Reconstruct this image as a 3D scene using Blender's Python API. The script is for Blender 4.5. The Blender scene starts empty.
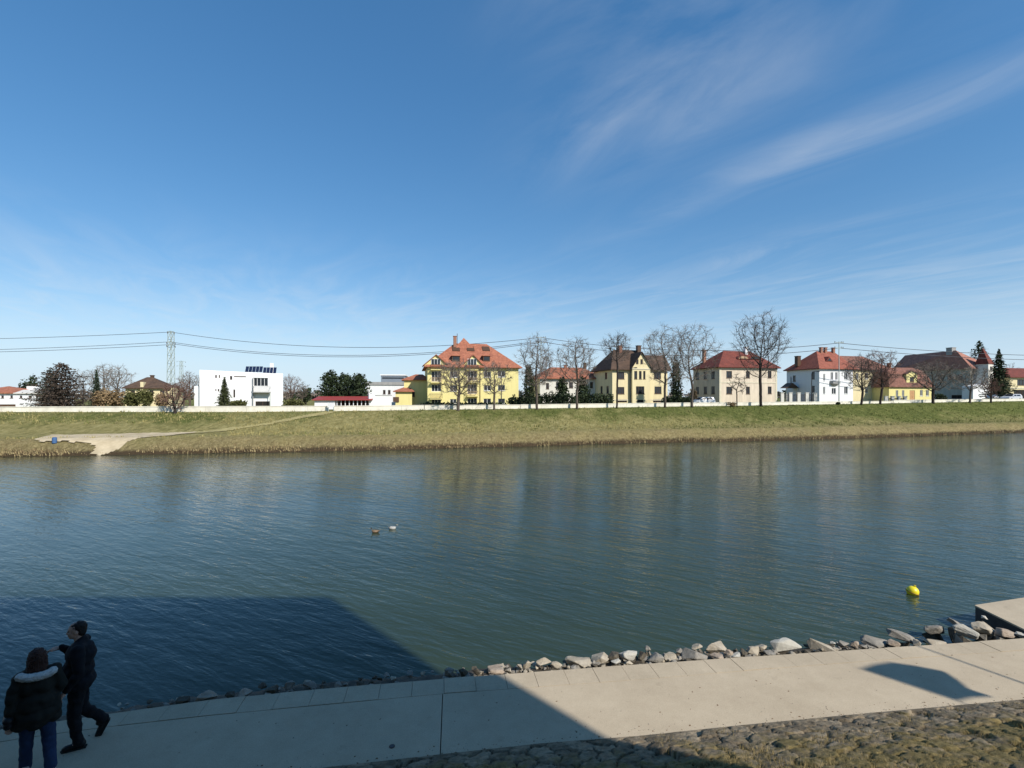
import bpy, bmesh, math, random
import numpy as np
from mathutils import Vector, Matrix, noise as mnoise
R = math.radians
rnd = random.Random(7)
scene = bpy.context.scene
COL = scene.collection
F, HX, HY, CAMZ = 490.0, 512.0, 397.0, 5.0      # focal length in pixels, principal column, horizon row, eye height
WATER = -0.7
SUN_AZ = (0.697, -0.717)                          # horizontal direction towards the sun
SUN_EL = R(38)
TAN = math.tan(SUN_EL)

def flat(px, py, z=0.0):
    """place a feature measured on the photograph on the level z"""
    d = F*(CAMZ-z)/(py-HY)
    return Vector(((px-HX)/F*d, d, z))

# ---------------------------------------------------------------- materials
def nodes_of(name):
    m = bpy.data.materials.new(name); m.use_nodes = True
    nt = m.node_tree; b = nt.nodes['Principled BSDF']
    return m, nt, b

def mat(name, c, rough=0.8, var=0.12, scale=3.0, bump=0.0, bscale=30.0, metal=0.0, c2=None, spec=0.3, bdist=0.02):
    m, nt, b = nodes_of(name)
    N, L = nt.nodes, nt.links
    tc = N.new('ShaderNodeTexCoord')
    n = N.new('ShaderNodeTexNoise'); n.inputs['Scale'].default_value = scale; n.inputs['Detail'].default_value = 6; n.inputs['Roughness'].default_value = 0.65
    L.new(tc.outputs['Object'], n.inputs['Vector'])
    r = N.new('ShaderNodeValToRGB')
    r.color_ramp.elements[0].position = 0.3; r.color_ramp.elements[1].position = 0.7
    lo = [max(0, v*(1-var)) for v in c]; hi = [min(1, v*(1+var)) for v in (c2 or c)]
    r.color_ramp.elements[0].color = (*lo, 1); r.color_ramp.elements[1].color = (*hi, 1)
    L.new(n.outputs['Fac'], r.inputs['Fac']); L.new(r.outputs['Color'], b.inputs['Base Color'])
    b.inputs['Roughness'].default_value = rough; b.inputs['Metallic'].default_value = metal
    b.inputs['Specular IOR Level'].default_value = spec
    if bump:
        n2 = N.new('ShaderNodeTexNoise'); n2.inputs['Scale'].default_value = bscale; n2.inputs['Detail'].default_value = 5
        L.new(tc.outputs['Object'], n2.inputs['Vector'])
        bp = N.new('ShaderNodeBump'); bp.inputs['Strength'].default_value = bump; bp.inputs['Distance'].default_value = bdist
        L.new(n2.outputs['Fac'], bp.inputs['Height']); L.new(bp.outputs['Normal'], b.inputs['Normal'])
    return m

def roof_mat(name, c, c2):
    """tiled roof: courses and random tile tones"""
    m, nt, b = nodes_of(name); N, L = nt.nodes, nt.links
    tc = N.new('ShaderNodeTexCoord')
    n = N.new('ShaderNodeTexNoise'); n.inputs['Scale'].default_value = 0.9; n.inputs['Detail'].default_value = 8; n.inputs['Roughness'].default_value = 0.75
    v = N.new('ShaderNodeTexVoronoi'); v.inputs['Scale'].default_value = 3.2
    L.new(tc.outputs['Object'], n.inputs['Vector']); L.new(tc.outputs['Object'], v.inputs['Vector'])
    mx = N.new('ShaderNodeMix'); mx.data_type = 'RGBA'; mx.inputs['A'].default_value = (*c, 1); mx.inputs['B'].default_value = (*c2, 1)
    r = N.new('ShaderNodeMapRange'); r.inputs['From Min'].default_value = 0.35; r.inputs['From Max'].default_value = 0.65
    L.new(n.outputs['Fac'], r.inputs['Value']); L.new(r.outputs['Result'], mx.inputs['Factor'])
    hs = N.new('ShaderNodeHueSaturation')
    mr = N.new('ShaderNodeMapRange'); mr.inputs['To Min'].default_value = 0.75; mr.inputs['To Max'].default_value = 1.2
    L.new(v.outputs['Color'], mr.inputs['Value']); L.new(mr.outputs['Result'], hs.inputs['Value'])
    L.new(mx.outputs['Result'], hs.inputs['Color']); L.new(hs.outputs['Color'], b.inputs['Base Color'])
    w = N.new('ShaderNodeTexWave'); w.bands_direction = 'Z'; w.inputs['Scale'].default_value = 1.2
    L.new(tc.outputs['Object'], w.inputs['Vector'])
    bp = N.new('ShaderNodeBump'); bp.inputs['Strength'].default_value = 0.5; bp.inputs['Distance'].default_value = 0.05
    L.new(w.outputs['Fac'], bp.inputs['Height']); L.new(bp.outputs['Normal'], b.inputs['Normal'])
    b.inputs['Roughness'].default_value = 0.85; b.inputs['Specular IOR Level'].default_value = 0.2
    return m

def plaster(name, c, dirt=0.18):
    """rendered wall with streaks and patches of weathering"""
    m, nt, b = nodes_of(name); N, L = nt.nodes, nt.links
    tc = N.new('ShaderNodeTexCoord'); mp = N.new('ShaderNodeMapping'); mp.inputs['Scale'].default_value = (1.5, 1.5, 0.25)
    L.new(tc.outputs['Object'], mp.inputs['Vector'])
    n = N.new('ShaderNodeTexNoise'); n.inputs['Scale'].default_value = 1.0; n.inputs['Detail'].default_value = 7; n.inputs['Roughness'].default_value = 0.7
    L.new(mp.outputs['Vector'], n.inputs['Vector'])
    r = N.new('ShaderNodeValToRGB'); r.color_ramp.elements[0].position = 0.32; r.color_ramp.elements[1].position = 0.62
    r.color_ramp.elements[0].color = (*[v*(1-dirt) for v in c], 1); r.color_ramp.elements[1].color = (*c, 1)
    L.new(n.outputs['Fac'], r.inputs['Fac']); L.new(r.outputs['Color'], b.inputs['Base Color'])
    n2 = N.new('ShaderNodeTexNoise'); n2.inputs['Scale'].default_value = 25; L.new(tc.outputs['Object'], n2.inputs['Vector'])
    bp = N.new('ShaderNodeBump'); bp.inputs['Strength'].default_value = 0.3; bp.inputs['Distance'].default_value = 0.01
    L.new(n2.outputs['Fac'], bp.inputs['Height']); L.new(bp.outputs['Normal'], b.inputs['Normal'])
    b.inputs['Roughness'].default_value = 0.9; b.inputs['Specular IOR Level'].default_value = 0.2
    return m

M = {}
M['yellow'] = plaster('yellow plaster', (0.76, 0.66, 0.29), 0.10)
M['cream'] = plaster('cream plaster', (0.74, 0.63, 0.38), 0.14)
M['pinkish'] = plaster('pale peach plaster', (0.70, 0.59, 0.455), 0.24)
M['white'] = plaster('white plaster', (0.80, 0.79, 0.77), 0.06)
M['offwhite'] = plaster('off white plaster', (0.70, 0.66, 0.58), 0.15)
M['grey'] = plaster('grey plaster', (0.36, 0.35, 0.33), 0.2)
M['tan'] = plaster('tan plaster', (0.45, 0.32, 0.20), 0.2)
M['brownwood'] = mat('brown stained wood', (0.10, 0.055, 0.03), 0.7)
M['shade_white'] = plaster('shade-darkened off white', (0.46, 0.44, 0.37), 0.25)  # shade of the long house side wall put into the off-white
M['orange_roof'] = roof_mat('orange clay tiles', (0.40, 0.155, 0.088), (0.30, 0.11, 0.068))
M['red_roof'] = roof_mat('dark red tiles', (0.20, 0.055, 0.038), (0.135, 0.045, 0.036))
M['bright_red_roof'] = roof_mat('bright red tiles', (0.31, 0.102, 0.066), (0.23, 0.08, 0.056))
M['brown_roof'] = roof_mat('dark brown tiles', (0.115, 0.072, 0.048), (0.07, 0.047, 0.036))
M['long_roof'] = roof_mat('sun-lightened brick red tiles', (0.42, 0.19, 0.135), (0.29, 0.14, 0.105))  # red lifted to add sunlight that this roof face barely gets
M['mix_roof'] = roof_mat('weathered red brown tiles', (0.27, 0.120, 0.085), (0.16, 0.085, 0.065))
M['tin_red'] = mat('red painted tin', (0.32, 0.05, 0.04), 0.5)
M['frame'] = mat('white window frame', (0.75, 0.74, 0.72), 0.5, 0.04)
M['dframe'] = mat('brown window frame', (0.09, 0.05, 0.03), 0.5, 0.1)
M['glass'] = mat('dark window glass', (0.025, 0.03, 0.035), 0.12, 0.3, 0.6, spec=0.5)
M['dark'] = mat('dark interior', (0.02, 0.018, 0.016), 0.9)
M['door_tan'] = mat('tan door', (0.50, 0.28, 0.13), 0.6)
M['metal'] = mat('galvanised steel', (0.33, 0.38, 0.35), 0.6, 0.15)
M['dmetal'] = mat('dark steel', (0.05, 0.05, 0.055), 0.5)
M['cable'] = mat('dark cable', (0.06, 0.06, 0.07), 0.6)
M['concrete'] = mat('parapet concrete', (0.74, 0.69, 0.57), 0.9, 0.15, 1.2, 0.4, 20)
M['solar'] = mat('solar glass', (0.012, 0.018, 0.045), 0.15, 0.1, spec=0.5)
M['bark'] = mat('grey brown bark', (0.095, 0.076, 0.06), 0.95, 0.3, 4, 0.5, 25)
M['bark_dark'] = mat('dark bark', (0.035, 0.028, 0.024), 0.95, 0.3, 4, 0.5, 25)
M['twig'] = mat('grey twigs', (0.19, 0.155, 0.125), 0.95, 0.25, 2)
M['twig_dark'] = mat('dark twigs', (0.11, 0.09, 0.076), 0.95, 0.25, 2)
M['twig_red'] = mat('reddish twigs', (0.17, 0.10, 0.075), 0.95, 0.25, 2)
M['leaf_dark'] = mat('dark evergreen leaves', (0.012, 0.022, 0.010), 0.8, 0.4, 1.5, c2=(0.035, 0.05, 0.018))
M['leaf_spruce'] = mat('blue green needles', (0.016, 0.030, 0.018), 0.8, 0.4, 1.5, c2=(0.045, 0.062, 0.035))
M['leaf_olive'] = mat('olive leaves', (0.05, 0.055, 0.015), 0.8, 0.4, 1.5, c2=(0.10, 0.10, 0.03))
M['leaf_red'] = mat('dull purple needles', (0.040, 0.031, 0.023), 0.8, 0.4, 0.8, c2=(0.078, 0.056, 0.040))
M['leaf_dry'] = mat('dry beige leaves', (0.20, 0.135, 0.07), 0.9, 0.3, 1.5, c2=(0.27, 0.19, 0.10))

# ---------------------------------------------------------------- mesh builder
class MB:
    def __init__(s): s.v, s.f, s.m = [], [], []
    def add(s, vs, fs, mi=0):
        o = len(s.v); s.v += [tuple(v) for v in vs]; s.f += [tuple(i+o for i in f) for f in fs]; s.m += [mi]*len(fs); return s
    def quad(s, a, b, c, d, mi=0): return s.add([a, b, c, d], [(0, 1, 2, 3)], mi)
    def poly(s, pts, mi=0): return s.add(pts, [tuple(range(len(pts)))], mi)
    def box(s, x0, x1, y0, y1, z0, z1, mi=0):
        vs = [(x0,y0,z0),(x1,y0,z0),(x1,y1,z0),(x0,y1,z0),(x0,y0,z1),(x1,y0,z1),(x1,y1,z1),(x0,y1,z1)]
        return s.add(vs, [(3,2,1,0),(4,5,6,7),(0,1,5,4),(1,2,6,5),(2,3,7,6),(3,0,4,7)], mi)
    def prism(s, pts, y0, y1, mi=0):
        """outline in x,z extruded from y0 to y1"""
        n = len(pts)
        vs = [(p[0], y0, p[1]) for p in pts] + [(p[0], y1, p[1]) for p in pts]
        fs = [tuple(range(n)), tuple(range(2*n-1, n-1, -1))] + [((i+1) % n, i, i+n, (i+1) % n+n) for i in range(n)]
        return s.add(vs, fs, mi)
    def slab(s, pts, z0, z1, mi=0):
        """outline in x,y extruded up"""
        n = len(pts)
        vs = [(p[0], p[1], z0) for p in pts] + [(p[0], p[1], z1) for p in pts]
        fs = [tuple(range(n-1, -1, -1)), tuple(range(n, 2*n))] + [(i, (i+1) % n, (i+1) % n+n, i+n) for i in range(n)]
        return s.add(vs, fs, mi)
    def tube(s, pts, rs, k=6, mi=0, cap=True):
        pts = [Vector(p) for p in pts]
        if not hasattr(rs, '__len__'): rs = [rs]*len(pts)
        o = len(s.v); n = len(pts)
        t = (pts[1]-pts[0]).normalized()
        a = t.orthogonal().normalized()
        for i, p in enumerate(pts):
            t = (pts[min(i+1, n-1)]-pts[max(i-1, 0)])
            t = t.normalized() if t.length > 1e-9 else Vector((0, 0, 1))
            a = (a - t*a.dot(t)); a = a.normalized() if a.length > 1e-6 else t.orthogonal().normalized()
            b = t.cross(a)
            for j in range(k):
                q = p + (a*math.cos(2*math.pi*j/k) + b*math.sin(2*math.pi*j/k))*rs[i]
                s.v.append(tuple(q))
        for i in range(n-1):
            for j in range(k):
                s.f.append((o+i*k+j, o+i*k+(j+1) % k, o+(i+1)*k+(j+1) % k, o+(i+1)*k+j)); s.m.append(mi)
        if cap and k > 2:
            s.f.append(tuple(o+j for j in range(k-1, -1, -1))); s.m.append(mi)
            s.f.append(tuple(o+(n-1)*k+j for j in range(k))); s.m.append(mi)
        return s
    def lathe(s, prof, k=16, c=(0, 0, 0), mi=0):
        o = len(s.v); n = len(prof)
        for (r, z) in prof:
            for j in range(k):
                s.v.append((c[0]+r*math.cos(2*math.pi*j/k), c[1]+r*math.sin(2*math.pi*j/k), c[2]+z))
        for i in range(n-1):
            for j in range(k):
                s.f.append((o+i*k+j, o+i*k+(j+1) % k, o+(i+1)*k+(j+1) % k, o+(i+1)*k+j)); s.m.append(mi)
        s.f.append(tuple(o+j for j in range(k-1, -1, -1))); s.m.append(mi)
        s.f.append(tuple(o+(n-1)*k+j for j in range(k))); s.m.append(mi)
        return s
    def build(s, name, mats, parent=None, smooth=False, loc=None, rz=0.0, fix=False):
        me = bpy.data.meshes.new(name); me.from_pydata(s.v, [], s.f); me.update()
        ms = mats if isinstance(mats, (list, tuple)) else [mats]
        for m in ms: me.materials.append(m)
        if len(ms) > 1: me.polygons.foreach_set('material_index', s.m)
        if fix:
            bm = bmesh.new(); bm.from_mesh(me); bmesh.ops.recalc_face_normals(bm, faces=bm.faces); bm.to_mesh(me); bm.free()
        if smooth: me.polygons.foreach_set('use_smooth', [True]*len(me.polygons))
        o = bpy.data.objects.new(name, me); COL.objects.link(o)
        if parent: o.parent = parent
        if loc is not None: o.location = loc
        o.rotation_euler.z = rz
        return o

def tag(o, label=None, cat=None, group=None, kind=None):
    if label: o['label'] = label
    if cat: o['category'] = cat
    if group: o['group'] = group
    if kind: o['kind'] = kind
    return o
def thing(name, label, cat, loc=(0, 0, 0), rz=0.0, group=None):
    o = bpy.data.objects.new(name, None); COL.objects.link(o)
    o.location = loc; o.rotation_euler.z = rz; o.empty_display_size = 0.3
    return tag(o, label, cat, group)
def copy_tree(o, parent=None):
    c = o.copy(); COL.objects.link(c)
    if parent: c.parent = parent
    for ch in list(o.children): copy_tree(ch, c)
    return c

# ---------------------------------------------------------------- far bank terrain
def lerp_ext(x, xs, ys):
    x = np.asarray(x, float)
    r = np.interp(x, xs, ys)
    sl0 = (ys[1]-ys[0])/(xs[1]-xs[0]); sl1 = (ys[-1]-ys[-2])/(xs[-1]-xs[-2])
    r = np.where(x < xs[0], ys[0]+sl0*(x-xs[0]), r); r = np.where(x > xs[-1], ys[-1]+sl1*(x-xs[-1]), r)
    return r
wl = [flat(a, b, WATER) for a, b in [(0, 457), (260, 452.7), (390, 450), (512, 446.7), (600, 444), (812, 439.7), (1024, 432.6)]]
WX, WY = [p.x for p in wl], [p.y for p in wl]
cr = []
for a, b in [(0, 412), (240, 412), (340, 411), (460, 409.5), (600, 407.6), (760, 405.4), (1024, 401)]:
    d = F*(CAMZ-WATER)/(np.interp(a, [0, 260, 390, 512, 600, 812, 1024], [457, 452.7, 450, 446.7, 444, 439.7, 432.6])-HY)*1.32
    cr.append(((a-HX)/F*d, d, CAMZ-(b-HY)/F*d))
CX, CY, CZ = [c[0] for c in cr], [c[1] for c in cr], [c[2] for c in cr]
def dw(x): return lerp_ext(x, WX, WY)
def cresty(x): return lerp_ext(x, CX, CY)
def crestz(x): return np.clip(np.interp(x, CX, CZ), 2.9, 4.3)
PS = [-3.0, 0.0, 1.0, 2.2, 3.0]
def profile_z(x, y):
    w, cy, cz = dw(x), cresty(x), crestz(x)
    t = y - w
    span = cy - w
    f = np.clip((t-3.0)/np.maximum(span-3.0, 1), 0, 1)
    low = np.interp(t, PS, [-2.2, WATER, -0.25, 0.5, 0.72])
    ber = np.interp(f, [0, 0.28, 0.36, 0.93, 1.0], [0, 0.06, 0.12, 0.97, 1.0])
    return np.where(t < 3.0, low, 0.72 + ber*(cz-0.72))
def ground(x, y): return float(profile_z(np.array(x), np.array(y)))
def on_bank(px, py):
    """where a sight line measured on the photograph meets the far bank"""
    kx, kz = (px-HX)/F, -(py-HY)/F
    for y in np.arange(44, 130, 0.05):
        if CAMZ + kz*y <= ground(kx*y, y): return Vector((kx*y, y, ground(kx*y, y)))
    return Vector((kx*100, 100, ground(kx*100, 100)))
def on_crest(px, back=-1.0):
    """top of the levee seen at photo column px, moved 'back' metres from the parapet"""
    k = (px-HX)/F
    y = 80.0
    for _ in range(20): y = float(cresty(k*y)) + back
    x = k*y
    return Vector((x, y, ground(x, y)))
SKY, SUNP, EXPO, AIR, SATU, CLOUD, TINT, GAM = 0.180, 4.6, 0.27, (1.0, 0.05, 2.8), 1.50, (3.5, 3.7, 3.9), (0.97, 1.01, 1.05), 0.68
# ---------------------------------------------------------------- setting: ground, water, path
def vnoise(x, y, s, o=0.0):
    return mnoise.noise(Vector((x*s+o, y*s-o, o*0.37)))

def build_terrain():
    xs = np.concatenate([np.arange(-420, -110, 6.0), np.arange(-110, 150, 0.7), np.arange(150, 430, 6.0)])
    fr = np.concatenate([np.array([-0.001]), np.linspace(0, 1, 30)])
    rows = []
    ts = [('w', t) for t in [-3, -1, -0.4, 0, 0.3, 0.6, 0.9, 1.2, 1.6, 2.0, 2.5, 3.0]] + [('f', f) for f in np.linspace(0.04, 1.0, 26)] + [('b', d) for d in [1.5, 4, 10, 25, 60, 160, 500, 1400]]
    V, T = [], []
    for kind, t in ts:
        w, cy = dw(xs), cresty(xs)
        if kind == 'w': y = w + t; a = np.full_like(xs, t/3.0*0.2)
        elif kind == 'f': y = w + 3.0 + t*(cy-w-3.0); a = np.full_like(xs, 0.2+0.8*t)
        else: y = cy + t; a = np.full_like(xs, 1.2)
        z = profile_z(xs, y)
        for i in range(len(xs)):
            zz = z[i]
            yy = y[i]
            if kind == 'w' and -0.5 < t < 3:
                q = 0.15 if -45 < xs[i] < -35 else 1.0
                yy += q*(0.5*vnoise(xs[i], t, 0.35, 3) + 0.3*vnoise(xs[i], t, 1.3, 9)); zz += q*0.18*vnoise(xs[i], yy, 0.9, 5)
            elif kind == 'f' and t < 0.97: zz += 0.07*vnoise(xs[i], yy, 0.35, 1)
            V.append((xs[i], yy, zz)); T.append(a[i])
    n = len(xs); fs = []
    for r in range(len(ts)-1):
        for i in range(n-1): fs.append((r*n+i, r*n+i+1, (r+1)*n+i+1, (r+1)*n+i))
    me = bpy.data.meshes.new('far_bank'); me.from_pydata(V, [], fs); me.update()
    at = me.attributes.new('rise', 'FLOAT', 'POINT'); at.data.foreach_set('value', T)
    me.polygons.foreach_set('use_smooth', [True]*len(me.polygons))
    o = bpy.data.objects.new('far_bank', me); COL.objects.link(o); tag(o, kind='structure')
    m, nt, b = nodes_of('river bank grass'); N, L = nt.nodes, nt.links
    tc = N.new('ShaderNodeTexCoord'); sep = N.new('ShaderNodeSeparateXYZ'); L.new(tc.outputs['Object'], sep.inputs['Vector'])
    att = N.new('ShaderNodeAttribute'); att.attribute_name = 'rise'
    mp = N.new('ShaderNodeMapping'); mp.inputs['Scale'].default_value = (1, 0.5, 1); L.new(tc.outputs['Object'], mp.inputs['Vector'])
    def nz(scale, det=6, rough=0.65, vec=None):
        n = N.new('ShaderNodeTexNoise'); n.inputs['Scale'].default_value = scale; n.inputs['Detail'].default_value = det; n.inputs['Roughness'].default_value = rough
        L.new(vec or mp.outputs['Vector'], n.inputs['Vector']); return n.outputs['Fac']
    def math_(op, a, bb):
        n = N.new('ShaderNodeMath'); n.operation = op
        for i, q in enumerate((a, bb)):
            if hasattr(q, 'is_output'): L.new(q, n.inputs[i])
            else: n.inputs[i].default_value = q
        return n.outputs[0]
    def ramp(fac, stops):
        r = N.new('ShaderNodeValToRGB'); e = r.color_ramp.elements
        e[0].position, e[0].color = stops[0][0], (*stops[0][1], 1); e[1].position, e[1].color = stops[-1][0], (*stops[-1][1], 1)
        for p, c in stops[1:-1]:
            q = e.new(p); q.color = (*c, 1)
        L.new(fac, r.inputs['Fac']); return r.outputs['Color']
    def mix(f, a, bb):
        n = N.new('ShaderNodeMix'); n.data_type = 'RGBA'
        L.new(f, n.inputs['Factor']); L.new(a, n.inputs['A']); L.new(bb, n.inputs['B']); return n.outputs['Result']
    def rng(v, a, bb, c=0.0, d=1.0):
        n = N.new('ShaderNodeMapRange'); n.inputs['From Min'].default_value = a; n.inputs['From Max'].default_value = bb
        n.inputs['To Min'].default_value = c; n.inputs['To Max'].default_value = d; L.new(v, n.inputs['Value']); return n.outputs['Result']
    fine = nz(1.6, 9, 0.82); mid = nz(0.22, 7, 0.72); big = nz(0.05, 3, 0.5)
    dry = ramp(fine, [(0.30, (0.105, 0.092, 0.028)), (0.5, (0.30, 0.26, 0.10)), (0.70, (0.48, 0.405, 0.19))])
    green = ramp(fine, [(0.30, (0.042, 0.056, 0.014)), (0.5, (0.125, 0.140, 0.036)), (0.70, (0.25, 0.245, 0.080))])
    brown = ramp(nz(3.5, 8, 0.8), [(0.30, (0.10, 0.074, 0.030)), (0.5, (0.27, 0.215, 0.098)), (0.70, (0.46, 0.375, 0.19))])
    # greener to the right and up the slope, drier to the left and on the berm
    gx = rng(sep.outputs['X'], -20, 75, -0.09, 0.22)
    gr = rng(att.outputs['Fac'], 0.40, 0.80, -0.26, 0.08)
    g = math_('ADD', math_('ADD', math_('ADD', math_('MULTIPLY', mid, 0.85), math_('MULTIPLY', big, 0.5)), gx), gr)
    gmask = rng(g, 0.54, 0.76)
    col = mix(gmask, dry, green)
    bm_ = rng(math_('ADD', att.outputs['Fac'], math_('MULTIPLY', math_('SUBTRACT', mid, 0.5), 0.55)), 0.10, 0.30)
    col = mix(bm_, brown, col)
    toe = N.new('ShaderNodeRGB'); toe.outputs[0].default_value = (0.085, 0.058, 0.032, 1)
    col = mix(rng(math_('ADD', att.outputs['Fac'], math_('MULTIPLY', math_('SUBTRACT', fine, 0.5), 0.10)), 0.035, 0.075), toe.outputs[0], col)
    L.new(col, b.inputs['Base Color']); b.inputs['Roughness'].default_value = 0.95; b.inputs['Specular IOR Level'].default_value = 0.1
    bp = N.new('ShaderNodeBump'); bp.inputs['Strength'].default_value = 1.0; bp.inputs['Distance'].default_value = 0.4
    L.new(nz(2.0, 8, 0.8, tc.outputs['Object']), bp.inputs['Height']); L.new(bp.outputs['Normal'], b.inputs['Normal'])
    me.materials.append(m)
    return o
build_terrain()

# tufts of dry reed along the waterline and longer grass up the slope
def tufts(name, count, place, h, w, mats, seed):
    r = random.Random(seed); mb = MB()
    for i in range(count):
        x, y, z, hh, mi = place(r)
        for k in range(3):
            a = r.uniform(0, math.pi); dx, dy = math.cos(a)*w*hh/h, math.sin(a)*w*hh/h
            ox, oy = r.uniform(-.25, .25), r.uniform(-.25, .25); lx, ly = r.uniform(-.4, .4)*hh, r.uniform(-.6, .2)*hh
            mb.add([(x+ox-dx, y+oy-dy, z-.05), (x+ox+dx, y+oy+dy, z-.05), (x+ox+lx, y+oy+ly, z+hh*r.uniform(.6, 1.1))], [(0, 1, 2)], mi)
    o = mb.build(name, mats); return tag(o, kind='stuff')
M['reed'] = mat('dry reed', (0.38, 0.30, 0.15), 0.95, 0.35, 1.5)
M['reed2'] = mat('brown reed', (0.23, 0.165, 0.085), 0.95, 0.35, 1.5)
M['gr1'] = mat('dry grass blades', (0.33, 0.28, 0.115), 0.95, 0.3, 1)
M['gr2'] = mat('green grass blades', (0.135, 0.15, 0.04), 0.95, 0.3, 1)
def place_reed(r):
    px = r.uniform(-30, 1054); k = (px-HX)/F; y = 60.0
    for _ in range(12): y = float(dw(k*y))
    t = r.choice([r.uniform(0.1, 1.0), r.uniform(0.1, 3.0)]); y += t; x = k*y
    if 70 < px < 185 and r.random() < (0.95 if 84 < px < 140 else 0.4): return x, y, -3, .1, 0
    return x, y, ground(x, y), r.uniform(0.10, 0.30)*(1.0 if t < 1.3 else 0.55), (0 if r.random() < .6 else 1)
tag(tufts('reed_fringe', 3200, place_reed, 0.5, 0.09, [M['reed'], M['reed2']], 3), 'fringe of dry brown reed and grass along the far waterline', 'reeds')
def place_grass(r):
    px = r.uniform(-30, 1054); k = (px-HX)/F; f = r.uniform(0.02, 0.99); y = 70.0
    for _ in range(14): w, c = float(dw(k*y)), float(cresty(k*y)); y = w+3+f*(c-w-3)
    x = k*y
    hh = r.uniform(0.08, 0.22)*r.choice([1, 1, 1, 1.6])
    if px < 230 and 0.08 < f < 0.6: return x, y, -3, .1, 0
    gr_ = vnoise(x, y, 0.06, 4) + (x/160.0) + (0.25 if f > 0.5 else -0.1)
    return x, y, ground(x, y), hh, (1 if gr_ + r.uniform(-.3, .3) > 0.15 else 0)
tag(tufts('bank_grass', 13000, place_grass, 0.25, 0.05, [M['gr1'], M['gr2']], 5), 'rough winter grass on the slope of the far levee', 'grass')

# sandy landing place and trodden track on the far bank, draped over the ground
def drape(name, outline, m, up=0.05, step=0.5, jag=0.12):
    pts = [on_bank(*p) for p in outline]
    from mathutils.geometry import tessellate_polygon
    xs = [p.x for p in pts]; ys = [p.y for p in pts]
    def inside(x, y):
        c = False; j = len(pts)-1
        for i in range(len(pts)):
            if (ys[i] > y) != (ys[j] > y) and x < (xs[j]-xs[i])*(y-ys[i])/(ys[j]-ys[i])+xs[i]: c = not c
            j = i
        return c
    mb = MB(); idx = {}
    def vid(i, j):
        if (i, j) not in idx:
            x, y = min(xs)-1+i*step, min(ys)-1+j*step
            idx[(i, j)] = len(mb.v); mb.v.append((x, y, ground(x, y)+up+0.06*vnoise(x, y, 0.8, 2)*0.4+0.07*vnoise(x, y, .35, 1)))
        return idx[(i, j)]
    for i in range(int((max(xs)-min(xs)+2)/step)):
        for j in range(int((max(ys)-min(ys)+2)/step)):
            x, y = min(xs)-1+(i+.5)*step, min(ys)-1+(j+.5)*step
            if inside(x+jag*6*vnoise(x, y, .7, 8), y+jag*4*vnoise(x, y, .9, 18)):
                mb.f.append((vid(i, j), vid(i+1, j), vid(i+1, j+1), vid(i, j+1))); mb.m.append(0)
    return tag(mb.build(name, m), kind='structure')
M['sand'] = mat('pale trodden sand', (0.42, 0.33, 0.20), 0.95, 0.14, 0.8, 0.5, 8, c2=(0.50, 0.41, 0.27))
M['track'] = mat('trodden earth track', (0.32, 0.27, 0.115), 0.95, 0.25, 1.2, 0.4, 8)
drape('sandy_landing', [(33, 440.5), (50, 435.5), (137, 434.2), (196, 432.0), (188, 434.0), (150, 437.5), (132, 440.5), (118, 446), (108, 455), (88, 455.5), (96, 448), (92, 443.5), (60, 442.5)], M['sand'], 0.07, 0.2, 0.10)
drape('footpath', [(188, 432.6), (255, 425.0), (318, 413.2), (331, 411.6), (336, 412.2), (322, 415.0), (260, 426.3), (200, 433.6)], M['track'], 0.06, 0.25, 0.05)

WAVE = (0.039, 0.028, 0.006)
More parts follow.
